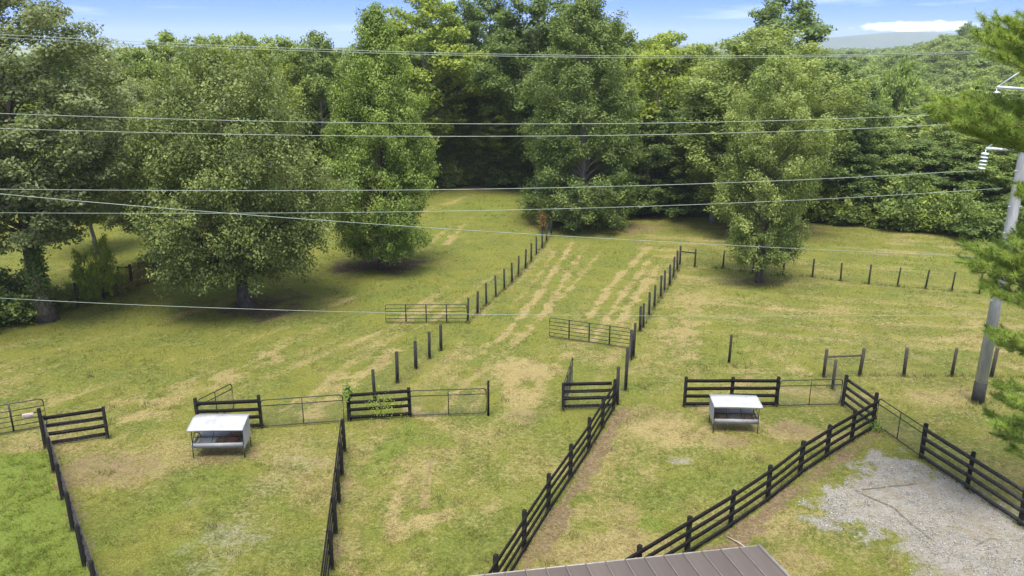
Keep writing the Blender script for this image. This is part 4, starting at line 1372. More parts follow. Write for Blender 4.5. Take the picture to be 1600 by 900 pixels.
def square_post(h, w, mat):
    mb = MB()
    c = 0.25 * w
    v, lv = [], [(-0.25, w), (h - 0.02, w), (h, w * 0.82)]
    for z, ww in lv:
        a = ww / 2
        v += [(-a, -a, z), (a, -a, z), (a, a, z), (-a, a, z)]
    f = [[8, 9, 10, 11]]
    for i in range(2):
        for k in range(4):
            f.append([i * 4 + k, i * 4 + (k + 1) % 4, (i + 1) * 4 + (k + 1) % 4, (i + 1) * 4 + k])
    return mesh_np('post', v, np.array(f), M[mat])


def round_post(h, r, mat):
    mb = MB()
    j = FR.normal(0, .01, (2,))
    mb.tube([(0, 0, -.25), (j[0] * .5, j[1] * .5, h * .5), (j[0], j[1], h - .015), (j[0], j[1], h)], [r * 1.05, r, r * .97, r * .75], 9)
    return mb.mesh('post', M[mat], smooth=False)


def put(me, name, root, at, rz=0.0, rot=None):
    o = link(name, me, root)
    o.location = Vector(at) - root.location
    o.rotation_euler = rot if rot is not None else (0, 0, rz)
    return o


def mesh_wire(a, b, h0, h1, dx, dz, r=0.004):
    """woven wire between ground points a and b, from h0 to h1 above each"""
    mb = MB()
    a, b = np.asarray(a, float), np.asarray(b, float)
    ln = np.linalg.norm(b - a)
    up = np.array([0, 0, 1.0])
    zs = np.arange(h0, h1 + 1e-6, dz)
    for z in zs:
        mb.tube([a + up * z, b + up * z], r, 3, cap=False)
    for t in np.linspace(0, 1, max(2, int(ln / dx) + 1))[1:-1]:
        p = a + (b - a) * t
        mb.tube([p + up * h0, p + up * h1], r, 3, cap=False)
    return mb


def ground_pt(p):
    q = G(*p) if len(p) == 2 else np.array(p, float)
    q = q.copy()
    q[2] = TZ(q[0], q[1])
    return q


def board_run(root, pts, heights, side, mat='black_board', post_w=0.125, wires=True, boards=4, post_mat='black_board', skip_posts=()):
    """posts at pts, boards between them nailed on one side (+1 left of the run's direction, -1 right)"""
    pts = [ground_pt(p) for p in pts]
    for i, (p, h) in enumerate(zip(pts, heights)):
        if i in skip_posts: continue
        d = pts[min(i + 1, len(pts) - 1)] - pts[max(i - 1, 0)]
        me = square_post(h + FR.normal(0, .015), post_w * FR.uniform(.95, 1.08), post_mat)
        put(me, 'post', root, p, math.atan2(d[1], d[0]), (FR.normal(0, .012), FR.normal(0, .012), math.atan2(d[1], d[0])))
    for i in range(len(pts) - 1):
        a, b = pts[i], pts[i + 1]
        d = b - a
        ln = np.linalg.norm(d[:2])
        u = d / np.linalg.norm(d)
        nrm = np.array([-u[1], u[0], 0]) * side
        off = nrm * (post_w / 2 + 0.021)
        hb = min(heights[i], heights[i + 1], 1.5) - 0.13
        for k in range(boards):
            zz = hb * (0.17 + 0.83 * k / (boards - 1)) - (0.03 if k == 0 else 0)
            j0, j1 = FR.normal(0, .010, 2)
            me = board_mesh(ln - 0.008, 0.030 * FR.uniform(.92, 1.08), 0.162, FR, mat)
            pitch = -math.atan2(d[2] + j1 - j0, ln)
            put(me, 'board', root, (a + b) / 2 + off + np.array([0, 0, zz + (j0 + j1) / 2]), rot=(0, pitch, math.atan2(d[1], d[0])))
        if wires:
            w = mesh_wire(a - nrm * .07, b - nrm * .07, 0.06, hb - .05, .18, .155, .003)
            v = w.mesh('wire_mesh', M['wire'])
            put_world(v, 'wire_mesh', root)
    return pts


def put_world(me, name, root, kind='stuff'):
    o = link(name, me, root, kind)
    o.location = -root.location
    return o


def wire_run(root, pts, h, mat='round_post', r=0.065, wires=True, dx=0.3, jitter=.02, top=None):
    pts = [ground_pt(p) for p in pts]
    for i, p in enumerate(pts):
        hh = (h[i] if isinstance(h, (list, tuple)) else h) * FR.uniform(.97, 1.03)
        put(round_post(hh, r * FR.uniform(.9, 1.12), mat), 'post', root, p, rot=(FR.normal(0, jitter), FR.normal(0, jitter), FR.uniform(0, 6)))
    if wires:
        mb = MB()
        for a, b in zip(pts[:-1], pts[1:]):
            hh = (min(h) if isinstance(h, (list, tuple)) else h)
            w = mesh_wire(a, b, .08, hh * .88, dx, .17, .0028)
            mb.v += w.v; mb.q += [qq + mb.n for qq in w.q]; mb.n += w.n
        put_world(mb.mesh('wire_mesh', M['wire']), 'wire_mesh', root)
    return pts


def rail(root, a, b, r, mat, name='brace_rail'):
    mb = MB()
    mb.tube([np.asarray(a) - np.array(root.location), np.asarray(b) - np.array(root.location)], r, 8)
    mb.build(name, M[mat], root)


def fence_root(name, p, label, group=None):
    q = ground_pt(p)
    return thing(name, q, label, 'fence', group)


BF, WF, GT = None, None, None

# fence of the left paddock: corner, the short arm to the right, the run towards the camera
def extend(a, b, k):
    """pixels a, b -> ground, and k more steps of the same length beyond b"""
    A, B = G(*a), G(*b)
    return [tuple(B + (B - A) * i) for i in range(1, k + 1)]


def along(a, b, n):
    """n ground points from pixel a to pixel b"""
    A, B = G(*a), G(*b)
    return [tuple(A + (B - A) * i / (n - 1)) for i in range(n)]


r_ = fence_root('board_fence', (72, 702), 'black board fence along the bright green lawn, with a short arm at its corner')
q = ground_pt((72, 702))
board_run(r_, [(72, 702), (169, 687)], [1.9, 1.55], 1)
pts = along((72, 702), (133, 890), 5)
pts += extend((115, 838), (133, 890), 2)
board_run(r_, pts, [1.9] + [1.55] * 6, 1, mat='worn_board', skip_posts=(0,), wires=False)

# fence beside the left feeder and the two gates
r_ = fence_root('board_fence', (312, 671), 'short black four-board panel standing behind the feeder with brown hay')
board_run(r_, [(312, 672), (409, 667)], [1.62, 1.62], -1)
r_ = fence_root('board_fence', (546, 658), 'short black four-board panel with creeper on its boards, between two mesh gates')
board_run(r_, [(546, 658), (641, 652)], [1.62, 1.45], -1, post_w=0.16)
r_ = fence_root('board_fence', (539, 706), 'black board fence seen almost end on, dividing the left paddock from the middle one')
pts = along((539, 706), (519, 887), 5)
pts += extend((527, 816), (519, 887), 2)
board_run(r_, pts, [1.52] * 7, -1, wires=False)

# the long black fence up the middle
r_ = fence_root('board_fence', (958, 641), 'long black board fence up the middle from brown roof to corner panel')
mid = [(958, 641), (941, 667), (920, 702), (891, 746), (857, 797), (819, 858)]
mid_pts = mid + extend((857, 797), (819, 858), 3)
board_run(r_, mid_pts, [1.55] * 9, 1, wires=False)
board_run(r_, [(880, 642), (955, 641)], [1.45, 1.55], 1, skip_posts=(1,))

# right paddock
r_ = fence_root('board_fence', (1069, 638), 'black four-board panel of three posts right behind the feeder with grey litter')
board_run(r_, [(1069, 638), (1141, 636), (1212, 634)], [1.52, 1.52, 1.55], -1, wires=False)
r_ = fence_root('board_fence', (1363, 668), 'long black board fence from the gravel corner diagonally down to the brown roof')
down = [(1363, 668), (1330, 690), (1291, 716), (1249, 744), (1199, 782), (1141, 820), (1073, 864)]
board_run(r_, down + extend((1141, 820), (1073, 864), 2), [1.75] + [1.52] * 8, 1, wires=False, post_w=0.13)
board_run(r_, [(1363, 668), (1316, 632)], [1.75, 1.62], -1, mat='worn_board', skip_posts=(0,))  # greyer boards: weathering plus sun on this side, both in the colour
r_ = fence_root('board_fence', (1438, 716), 'greyish black board fence along the far side of the gravel pad')
board_run(r_, along((1439, 716), (1593, 824), 3) + extend((1519, 768), (1593, 824), 1), [1.62] * 4, -1, mat='worn_board')

# wire fences on round posts
r_ = fence_root('wire_fence', (585, 628), 'five weathered round posts of a wire fence behind the creeper-grown panel')
wire_run(r_, [(586, 629), (621, 598), (650, 576), (671, 559), (689, 547)], [1.7, 1.65, 1.6, 1.55, 1.55], mat='round_post', r=.085)
r_ = fence_root('wire_fence', (731, 507), 'row of dark posts along the hay-row lane, ending at the rusty brush')
wire_run(r_, [(731, 507), (746, 493), (760, 478), (775, 464), (788, 452), (800, 440), (810, 430), (821, 418), (830, 408), (838, 397), (847, 387), (854, 377), (861, 366), (866, 356)], [1.6] + [1.55] * 13, r=.07)
r_ = fence_root('wire_fence', (966, 632), 'short wire fence between the corner panel and the tube gate across the lane')
wire_run(r_, [(964, 634), (977, 613), (985, 565), (989, 562)], [2.0, 2.3, 1.75, 2.1], r=.075)
r_ = fence_root('wire_fence', (1000, 518), 'close row of dark posts along the lane, turning at a braced corner')
ptsA = wire_run(r_, [(1000, 518), (1005, 512), (1014, 495), (1022, 483), (1032, 467), (1038, 457), (1046, 447), (1052, 434), (1058, 423), (1062, 415)], 1.6, r=.075)
ptsB = wire_run(r_, [(1085.5, 418), (1129, 421), (1176, 428), (1223, 433), (1269, 435), (1313, 440.5), (1357, 444.5), (1402, 447.5), (1446, 450.5), (1487, 454), (1530, 458), (1575, 462)], 1.42, r=.06, wires=False)
rail(r_, ptsA[-1] + [0, 0, 1.15], ptsB[0] + [0, 0, 1.15], .05, 'round_post')
mb = MB()
for a, b in zip([ptsA[-1]] + ptsB[:-1], ptsB):
    w = mesh_wire(a, b, .1, 1.2, .4, .22, .0028)
    mb.v += w.v; mb.q += [qq + mb.n for qq in w.q]; mb.n += w.n
put_world(mb.mesh('wire_mesh', M['wire']), 'wire_mesh', r_)
r_ = fence_root('wire_fence', (1287, 587), 'wire fence on weathered brown posts with braced corner, passing behind the pole')
ptsC = wire_run(r_, [(1287, 587), (1343, 586), (1412, 587), (1487, 587), (1549, 587), (1618, 588)], [1.6, 1.62, 1.64, 1.6, 1.6, 1.6], mat='wood_post', r=.085, wires=False)
rail(r_, ptsC[0] + [0, 0, 1.12], ptsC[1] + [0, 0, 1.15], .055, 'wood_post')
mb = MB()
for a, b in zip(ptsC[:-1], ptsC[1:]):
    w = mesh_wire(a, b, .1, 1.3, .4, .22, .0028)
    mb.v += w.v; mb.q += [qq + mb.n for qq in w.q]; mb.n += w.n
ptsD = [ptsC[0], ground_pt((1301, 606)), ground_pt((1316, 630))]
put(round_post(1.6, .08, 'wood_post'), 'post', r_, ptsD[1])
for a, b in zip(ptsD[:-1], ptsD[1:]):
    w = mesh_wire(a, b, .06, 1.4, .12, .12, .004)
    mb.v += w.v; mb.q += [qq + mb.n for qq in w.q]; mb.n += w.n
put_world(mb.mesh('wire_mesh', M['wire']), 'wire_mesh', r_)
r_ = fence_root('wire_fence', (120, 480), 'dark wooden posts of the overgrown fence between the ragged trees and the broad oak')
ptsE = wire_run(r_, [(40, 505), (122, 481), (163, 467), (207, 450), (247, 434), (290, 415)], [1.5, 1.65, 1.5, 1.75, 1.6, 1.5], r=.10, dx=.6)
rail(r_, ptsE[3] + [0, 0, 1.6], ptsE[3] + np.array([-1.0, .35, 1.5]), .06, 'round_post')
ptsF = wire_run(r_, [tuple(ptsE[3] + np.array([-1.0, .35, 0]))], 1.6, r=.07, wires=False)

# thin fence at the mouth of the wood
r_ = fence_root('wire_fence', (770, 284), 'faint line of posts at the foot of the wood behind the grassy corner')
wire_run(r_, along((700, 289), (826, 288), 9), 1.5, r=.06, dx=.8)

# single posts
for p, h, lab, rad in (((763, 650), 1.78, 'single black latch post at the end of the mesh gate', 0.055), ((1139, 565), 1.62, 'lone dark post standing free in the right-hand field', 0.07)):
    q = ground_pt(p)
    t = tag(link('fence_post', round_post(h, rad, 'black_board' if rad < .06 else 'round_post')), lab, 'post')
    t.location = q

# ------------------------------------------------------------------ gates
def rounded(pts, r, n=4):
    """polyline with rounded corners (closed)"""
    out = []
    m = len(pts)
    for i in range(m):
        p, a, b = np.array(pts[i], float), np.array(pts[i - 1], float), np.array(pts[(i + 1) % m], float)
        ua, ub = (a - p) / np.linalg.norm(a - p), (b - p) / np.linalg.norm(b - p)
        s, e = p + ua * r, p + ub * r
        for t in np.linspace(0, 1, n):
            out.append((1 - t) ** 2 * s + 2 * t * (1 - t) * p + t ** 2 * e)
    out.append(out[0])
    return np.array(out)


def gate(a, b, label, h=1.25, low=0.12, rails=(0.78,), uprights=(0.5,), mesh=True, tube=.024, flat_up=False, rails_top=None, name='farm_gate', dz=(0, 0)):
    """tube gate between ground points a and b"""
    A, B = ground_pt(a), ground_pt(b)
    A[2] += dz[0]; B[2] += dz[1]
    d = B - A
    ln = np.linalg.norm(d)
    root = thing(name, A, label, 'gate', None, math.atan2(d[1], d[0]))
    sl = d[2] / ln

    def pt(x, z): return np.array([x, 0, z + sl * x])
    fr = rounded([pt(0, low), pt(0, h), pt(ln, h), pt(ln, low)], 0.16)
    mb = MB(); mb.tube(fr, tube, 7, cap=False); mb.build('frame', M['gate_tube'], root, smooth=True)
    for z in rails:
        mb = MB(); mb.tube([pt(tube, low + (h - low) * z), pt(ln - tube, low + (h - low) * z)], tube * .85, 6); mb.build('rail', M['gate_tube'], root, smooth=True)
    for u in uprights:
        mb = MB()
        if flat_up:
            mb.beam(pt(ln * u, low - .01) + [0, -tube, 0], pt(ln * u, h + .01) + [0, -tube, 0], .075, .02, up=(0, 1, 0))
        else:
            mb.tube([pt(ln * u, low), pt(ln * u, h)], tube * .9, 6)
        mb.build('upright', M['gate_tube'], root)
    if mesh:
        mb = MB()
        top = low + (h - low) * max(rails)
        for z in np.arange(low + .05, top, .10):
            mb.tube([pt(0, z), pt(ln, z)], .0032, 3, cap=False)
        for x in np.arange(.05, ln, .05):
            mb.tube([pt(x, low), pt(x, top)], .0032, 3, cap=False)
        mb.build('wire_mesh', M['wire'], root, kind='stuff')
    return root


five = (0.2, .4, .6, .8)
pg = G(75, 669)
g1 = gate(tuple(G(-66, 692)), tuple(pg), 'black six-rail tube gate with a pale sign on it, next to the lawn', h=1.42, rails=(.18, .36, .54, .74), uprights=(.25, .62), mesh=False, flat_up=True)
gate((411, 668), (538, 661), 'closed black mesh gate between the feeder panel and the creeper-grown panel', h=1.4)
gate((642, 654), (760, 648.5), 'closed black mesh gate ending at the single latch post', h=1.35)
gate((313, 668), (366, 638), 'black mesh gate swung open behind the feeder panel, seen edge on', h=1.38)
gate((730, 507), (603, 504), 'black five-rail tube gate standing open across the back of the left field', h=1.25, rails=five, uprights=(.25, .5, .75), mesh=False, flat_up=True, tube=.022)
gate((984, 548), (858, 531.5), 'black five-rail tube gate standing open across the lane', h=1.25, rails=five, uprights=(.25, .5, .75), mesh=False, flat_up=True, tube=.022)
gate((881, 640), (894, 600), 'dark mesh gate folded back behind the corner panel, seen end on', h=1.4, mesh=True, uprights=(.33, .66), rails=(.5, .78))
gate((1215, 636), (1312, 632), 'black mesh gate right of the three-post panel, leaving a braced corner behind it', h=1.4)
gate((1368, 664), (1437, 715), 'wide black mesh gate closing the gravel pad, running down to the greyish fence', h=1.4)

# the sign hanging on the first gate
q = G(20, 684)
d = (pg - G(-66, 692)); d /= np.linalg.norm(d)
s = thing('sign', tuple(np.array(g1.location) + d * 2.78 + np.array([0, 0, .80])), 'small faded pinkish sign hung on the six-rail gate beside the lawn', 'sign', None, math.atan2(d[1], d[0]))
mb = MB(); mb.box((0, -.075, 0), (.44, .012, .28)); mb.build('board', M['sign'], s)
mb = MB()
fr_ = np.random.default_rng(3)
for zz, n_ in ((.07, 5), (.02, 6), (-.035, 4)):
    x_ = -.17
    for k in range(n_):
        w_ = fr_.uniform(.025, .06)
        mb.box((x_ + w_ / 2, -.083, zz), (w_, .003, .022)); x_ += w_ + .015
mb.build('print', M['sign_ink'], s)

# ------------------------------------------------------------------ hay feeders
def feeder(p_left, p_right, depth, label, high_roof, side, hay):
    A, B = G(*p_left), G(*p_right)
    d = B - A
    W = np.linalg.norm(d)
    rz = math.atan2(d[1], d[0])
    A[2] = TZ(A[0], A[1])
    root = thing('hay_feeder', A, label, 'feeder', None, rz)
    D = depth
    # legs and uprights: front at y = 0, back at y = D
    for x in (0.0, W):
        for y in (0.0, D):
            mb = MB()
            mb.tube([(x, y, -.05), (x, y, .62 if y == 0 else 1.30 * high_roof)], .021, 6)
            mb.build('leg', M['green_rod'], root)
    bt, tt = .46, .68                      # trough bottom and top
    t = .012
    tr = MB()
    tr.box((W / 2, .03, (bt + tt) / 2), (W - .05, t, tt - bt))
    tr.build('trough_front', M['white_tin'], root)
    tr = MB()
    tr.box((W / 2, D - .03, (bt + tt) / 2 + .05), (W - .05, t, tt - bt + .1))
    tr.build('trough_back', M['grey_tin'], root)
    tr = MB(); tr.box((W / 2, D / 2, bt + .03), (W - .06, D - .08, t)); tr.build('trough_floor', M['grey_tin'], root)
    # end panels: tall white sheet on the side that shows it, open rods on the other
    zt = 1.30 * high_roof
    for x, full in ((.0, side < 0), (W, side > 0)):
        sx_ = -1 if x == 0 else 1
        if full:
            pr = [(.0, bt - .02), (D + .02, bt + .06), (D + .02, zt + .08), (D * .45, zt + .12), (.0, zt - .01)]
            v = [(x + sx_ * .03, y, z) for y, z in pr] + [(x + sx_ * .042, y, z) for y, z in pr]
            n = len(pr)
            me = bpy.data.meshes.new('end_panel')
            me.from_pydata(v, [], [list(range(n))[::-1], [i + n for i in range(n)]] + [[i, (i + 1) % n, (i + 1) % n + n, i + n] for i in range(n)])
            me.materials.append(M['white_tin'])
            link('end_panel', me, root)
        else:
            mb = MB(); mb.box((x + sx_ * .03, D / 2, (bt + tt) / 2), (t, D - .05, tt - bt)); mb.build('trough_end', M['grey_tin'], root)
            mb = MB(); mb.tube([(x, .05, tt), (x, D - .05, zt)], .016, 5); mb.tube([(x, D - .05, tt), (x, .12, zt - .1)], .016, 5); mb.build('end_rods', M['green_rod'], root)
            mb = MB(); mb.tube([(x, .04, .6), (x, .1, zt - .0)], .018, 5); mb.build('upright', M['green_rod'], root)
        if full:
            mb = MB(); mb.tube([(x, .04, .6), (x, .1, zt - .0)], .018, 5); mb.build('upright', M['green_rod'], root)
    # rack rods across
    for y, z in ((D * .35, .80), (D - .06, .98), (.02, zt - .02), (D - .05, zt)):
        mb = MB(); mb.tube([(.0, y, z), (W, y, z)], .016, 5); mb.build('rail', M['green_rod'], root)
    for x in np.linspace(0, W, 4)[1:-1]:
        mb = MB(); mb.tube([(x, D - .06, .98), (x, D * .3, bt + .1)], .014, 5); mb.build('rack_rod', M['green_rod'], root)
    # curved sheet roof
    fz = -.02 if side > 0 else .05
    tp_ = zt + (.155 if side > 0 else .13)
    prof = [(-.15, zt + fz - .05), (-.155, zt + fz - .01), (-.13, zt + fz + .02), (-.02, zt + fz + .05), (D * .5, tp_ - .035), (D * .66, tp_), (D * .72, tp_), (D + .08, tp_ - .04)]
    xs = np.linspace(-.09, W + .09, 24)
    v, f = [], []
    m = len(prof)
    for i, x in enumerate(xs):
        for y, z in prof:
            v.append((x, y, z + .004 * (i % 2) + .01 * math.sin(x * 2.2)))
    for i in range(len(xs) - 1):
        for k in range(m - 1):
            f.append([i * m + k, i * m + k + 1, (i + 1) * m + k + 1, (i + 1) * m + k])
    rf = link('roof', mesh_np('roof', v, np.array(f), M['white_tin'], smooth=False), root)
    sm = rf.modifiers.new('thickness', 'SOLIDIFY'); sm.thickness = .006
    # what lies in the trough
    fr2 = np.random.default_rng(8 if side > 0 else 9)
    o = hay
    hx = W * (.66 if side > 0 else .5)
    t2 = thing('hay_heap', (0, 0, 0), 'clump of reddish brown old hay lying in the left paddock feeder' if side > 0 else 'grey hay litter strewn along the feeder trough before the three-post panel', 'hay')
    t2.location = root.matrix_basis @ Vector((hx, D * .5, bt + .04)) if False else Vector(A) + Vector((math.cos(rz) * hx - math.sin(rz) * D * .5, math.sin(rz) * hx + math.cos(rz) * D * .5, bt + .04))
    t2.rotation_euler = (0, 0, rz)
    heaps = [(-.28, 0, .24, .2, 'hay'), (.12, .02, .34, .32, 'brown_hay')] if side > 0 else [(-.5, .05, .45, .13, 'hay'), (.0, .0, .5, .15, 'grey_litter'), (.55, .03, .35, .14, 'hay')]
    for cx, cy_, rad, hh, mt in heaps:
        n = 900
        dd = fr2.normal(0, 1, (n, 3)); dd /= np.linalg.norm(dd, axis=1)[:, None]
        dd[:, 2] = np.abs(dd[:, 2])
        c = dd * np.array([rad, min(rad, D * .36), hh]) * fr2.uniform(.4, 1, (n, 1)) + np.array([cx, cy_, 0])
        a_ = fr2.normal(0, 1, (n, 3)); a_[:, 2] *= .45; a_ /= np.linalg.norm(a_, axis=1)[:, None]
        b_ = np.cross(a_, dd); b_ /= np.linalg.norm(b_, axis=1)[:, None] + 1e-6
        l_ = fr2.uniform(.05, .14, (n, 1)); w_ = fr2.uniform(.006, .014, (n, 1))
        vv = np.stack([c - a_ * l_ - b_ * w_, c - a_ * l_ + b_ * w_, c + a_ * l_ + b_ * w_, c + a_ * l_ - b_ * w_], 1).reshape(-1, 3)
        vv[:, 2] = np.maximum(vv[:, 2], .0)
        link('hay', mesh_np('hay', vv, np.arange(n * 4).reshape(-1, 4), M[mt]), t2, 'stuff')
    return root


feeder((303, 717), (382.5, 715), 1.0, 'white-roofed feeder on thin legs with reddish brown hay in it', 1.06, 1, 'brown')
feeder((1114, 678), (1183, 679.5), .95, 'white-roofed feeder with grey litter, standing before the three-post panel', 1.0, -1, 'grey')

# ------------------------------------------------------------------ utility pole and its lines
PB = G(1527, 629)
PY = PB[1]
PB[2] = TZ(PB[0], PY)
pole = thing('utility_pole', PB, 'tall grey steel utility pole with a black foot, half hidden by the pine', 'pole')
mb = MB()
mb.tube([(0, 0, 1.02), (0, 0, 7), (0, 0, 13), (0, 0, 19)], [.272, .235, .20, .16], 12)
mb.build('shaft', M['pole_steel'], pole)
mb = MB(); mb.tube([(0, 0, -.3), (0, 0, 1.1)], [.292, .280], 12); mb.build('foot_coating', M['pole_coat'], pole)
for k, z in enumerate((5.2, 8.4, 9.6, 11.2)):
    mb = MB(); mb.tube([(-.3, -.05, z), (.3, -.05, z)], .02, 6); mb.build('step_bolt', M['arm_steel'], pole)
ARM, arms = [], []
for (tx_, ty_), (bx_, by_) in (((1541, 232), (1571, 213)), ((1558, 136), (1600, 108))):
    tip = P(tx_, ty_, PY - .05) - PB
    z_in = tip[2] - .10
    mb = MB()
    mb.beam((-.16, -.02, z_in), tip, .10, .11)
    arm = mb.build('davit_arm', M['arm_steel'], pole)
    arms.append(arm)
    bz = P(bx_, by_, PY - .05) - PB
    dirb = (bz - tip) / np.linalg.norm(bz - tip)
    end = tip + dirb * (abs(tip[0]) - .12) / abs(dirb[0])
    mb = MB(); mb.tube([tip + [.05, 0, .04], end], .03, 6); mb.build('brace_rod', M['arm_steel'], pole)
    ARM.append(tip)
INS = []
for tip, (ex, ey) in zip(ARM, ((1533, 267), (1554, 172))):
    e = P(ex, ey, PY - .05) - PB
    top = tip + np.array([.0, 0, -.06])
    mb = MB()
    mb.tube([top, e], .018, 5)
    ax = (e - top) / np.linalg.norm(e - top)
    Lg = np.linalg.norm(e - top)
    for k in range(5):
        c = top + ax * Lg * (.18 + .17 * k)
        mb.tube([c - ax * .05, c - ax * .02, c + ax * .03, c + ax * .04], [.05, .145, .165, .05], 10)
    mb.build('insulator', M['insulator'], arms[len(INS)])
    INS.append(e + PB)
# the other side of the pole, out of the frame
mb = MB(); mb.beam((.16, -.02, 14.4), (1.75, -.02, 14.6), .10, .11); mb.build('davit_arm', M['arm_steel'], pole)


def line(pix, Y0, Y1, label, r=.017, end=None):
    """a conductor through pixels, in the vertical plane from distance Y0 (left) to Y1 (right)"""
    pix = np.array(pix, float)
    xs = np.linspace(pix[0, 0], pix[-1, 0], 40)
    deg = min(len(pix) - 1, 3)
    co = np.polyfit((pix[:, 0] - 800) / 800, pix[:, 1], deg)
    ys = np.polyval(co, (xs - 800) / 800)
    t = (xs - pix[0, 0]) / (pix[-1, 0] - pix[0, 0])
    # perspective-correct walk along a straight plan line
    out = []
    a, b = P(pix[0, 0], pix[0, 1], Y0), P(pix[-1, 0], pix[-1, 1], Y1)
    for x, y in zip(xs, ys):
        dvec = ray(x, y)
        # intersect with the vertical plane through a and b
        n = np.array([-(b - a)[1], (b - a)[0], 0])
        s_ = (n @ a) / (n @ dvec)  # camera stands over the origin, n has no height part
        out.append(np.array([0, 0, CAM_H]) + dvec * s_)
    if end is not None: out[-1] = np.array(end)
    out = np.array(out)
    c = out[0].copy()
    o = thing('power_line', c, label, 'power line')
    mb = MB(); mb.tube(out - c, r, 5)
    mb.build('conductor', M['conductor'], o, smooth=True)


yl = PY + 1.0
line([(-400, 28), (0, 55), (400, 71.5), (800, 86), (1200, 87), (1500, 81), (1640, 76)], yl, PY + .3, 'upper of the two close wires running highest across the trees', 0.0104)
line([(-400, 36), (0, 59.5), (400, 75.5), (800, 89), (1200, 89.5), (1500, 83), (1640, 78)], yl, PY + .5, 'lower of the two close wires running highest across the trees', 0.0104)
line([(-400, 160), (0, 178.5), (400, 188), (800, 193.5), (1200, 189.5), (1450, 180.5), (1640, 170)], yl, PY + .2, 'upper wire of the pair crossing the middle of the trees', 0.0128)
line([(-400, 186), (0, 202), (400, 209.5), (800, 212.5), (1200, 207), (1450, 196.5), (1554, 190)], yl, PY - .05, 'lower wire of the pair crossing mid trees, ending at the upper insulator', 0.0128, end=INS[1])
line([(-400, 290), (0, 295.5), (400, 297.5), (800, 296), (1200, 282), (1533, 266)], yl, PY - .05, 'wire passing low before the trees to the lower insulator', 0.0128, end=INS[0])
line([(-400, 329), (0, 332.5), (400, 333), (800, 328), (1200, 315), (1566, 294)], yl, PY - .05, 'wire sagging over the far pasture to the bare pole below the arms', 0.0112)
line([(-400, 262), (0, 303), (250, 325), (650, 354), (1000, 376), (1256, 389), (1552, 402)], 22, PY - .2, 'slanting service cable dropping from the left and crossing another wire at the oak', 0.0104)
line([(-400, 437), (0, 466), (400, 483), (830, 492), (1200, 494), (1541, 492)], 26, PY - .2, 'lowest cable, crossing the foot of the broad oak and the tube gates', 0.0088)

# ------------------------------------------------------------------ the barn roof at the bottom
EZ = 3.85
A = G(735, 901, EZ); B = G(1185, 853, EZ)
e = (B - A); e[2] = 0
Le = np.linalg.norm(e); e /= Le
n_ = np.array([e[1], -e[0], 0])
if n_[1] > 0: n_ = -n_
# slope of the roof from the gable edge seen in the photograph
best = None
for sl in np.linspace(0, .8, 161):
    for tt in np.linspace(.3, 4, 75):
        p = B + n_ * tt + np.array([0, 0, sl * tt])
        v = p - np.array([0, 0, CAM_H])
        x = 800 + CAM_F * v[0] / (v @ _F); y = 450 - CAM_F * (v @ _U) / (v @ _F)
        er = (x - 1228) ** 2 + (y - 900) ** 2
        if best is None or er < best[0]: best = (er, sl, tt)
slope = min(max(best[1], .12), .45)
A0 = A - e * 2.2
RL = Le + 2.2
depth = 5.2
barn = thing('barn', (B[0], B[1], 0), 'low barn whose brown ribbed metal roof shows at the bottom edge', 'building', None, math.atan2(-e[1], -e[0]))
M['seam'] = simple('seam_highlight', (0.20, 0.175, 0.17), (0.30, 0.27, 0.26), 2, 0.5)  # pale colour stands for the highlight caught along each seam
# local frame: x runs back along the eave from the corner, y towards the ridge
def lf(x, y, z=0): return (x, y, EZ + slope * y + z)
sgn = 1 if np.cross(-e, n_)[2] > 0 else -1
pw = .52
npan = int(RL / pw)
pm = MB()
v, f = [], []
# one ribbed panel: flat sheet with a raised seam at one side
w_ = [(0, .0), (.004, .03), (.026, .03), (.030, 0), (.10, 0), (.26, .004), (.42, 0), (pw + .002, 0)]
for y in (0, depth):
    for x, z in w_: v.append((x, sgn * y, slope * y + z))
k = len(w_)
for i in range(k - 1): f.append([i, i + 1, k + i + 1, k + i] if sgn > 0 else [i, k + i, k + i + 1, i + 1])
pan = mesh_np('roof_panel', v, np.array(f), M['roof'])
for i in range(npan):
    o = link('roof_panel', pan, barn)
    o.location = (i * pw, 0, EZ + FR.normal(0, .0012))
    mb = MB(); mb.beam((.015, 0, .037), (.015, sgn * depth, .037 + slope * depth), .022, .012)
    UNIT.setdefault('seam', mb.mesh('seam', M['seam']))
    link('seam', UNIT['seam'], o)
mb = MB()
mb.beam((-.03, -sgn * .02, EZ - .05), (RL, -sgn * .02, EZ - .05), .025, .12)
mb.build('eave_trim', M['roof_trim'], barn)
mb = MB()
mb.beam((-.035, -sgn * .02, EZ - .02), (-.035, sgn * depth, EZ - .02 + slope * depth), .05, .10)
mb.build('gable_trim', M['roof_trim'], barn)
mb = MB(); mb.box((RL / 2 + .15, sgn * (depth / 2 + .2), (EZ - .15) / 2 - .05), (RL - .5, depth - .5, EZ - .15)); mb.build('wall', M['barn_wall'], barn)
# pale pipe on the grass by the corner of the roof
a, b = ground_pt((1136, 836)), ground_pt((1172, 858))
pp_ = thing('pipe', a, 'thin pale pipe lying on the dry grass by the corner of the brown roof', 'pipe')
mb = MB(); mb.tube([(0, 0, .05), (b - a) * .5 + [0, 0, .09], b - a + [0, 0, .06]], .018, 6); mb.build('tube', M['pale_pipe'], pp_)

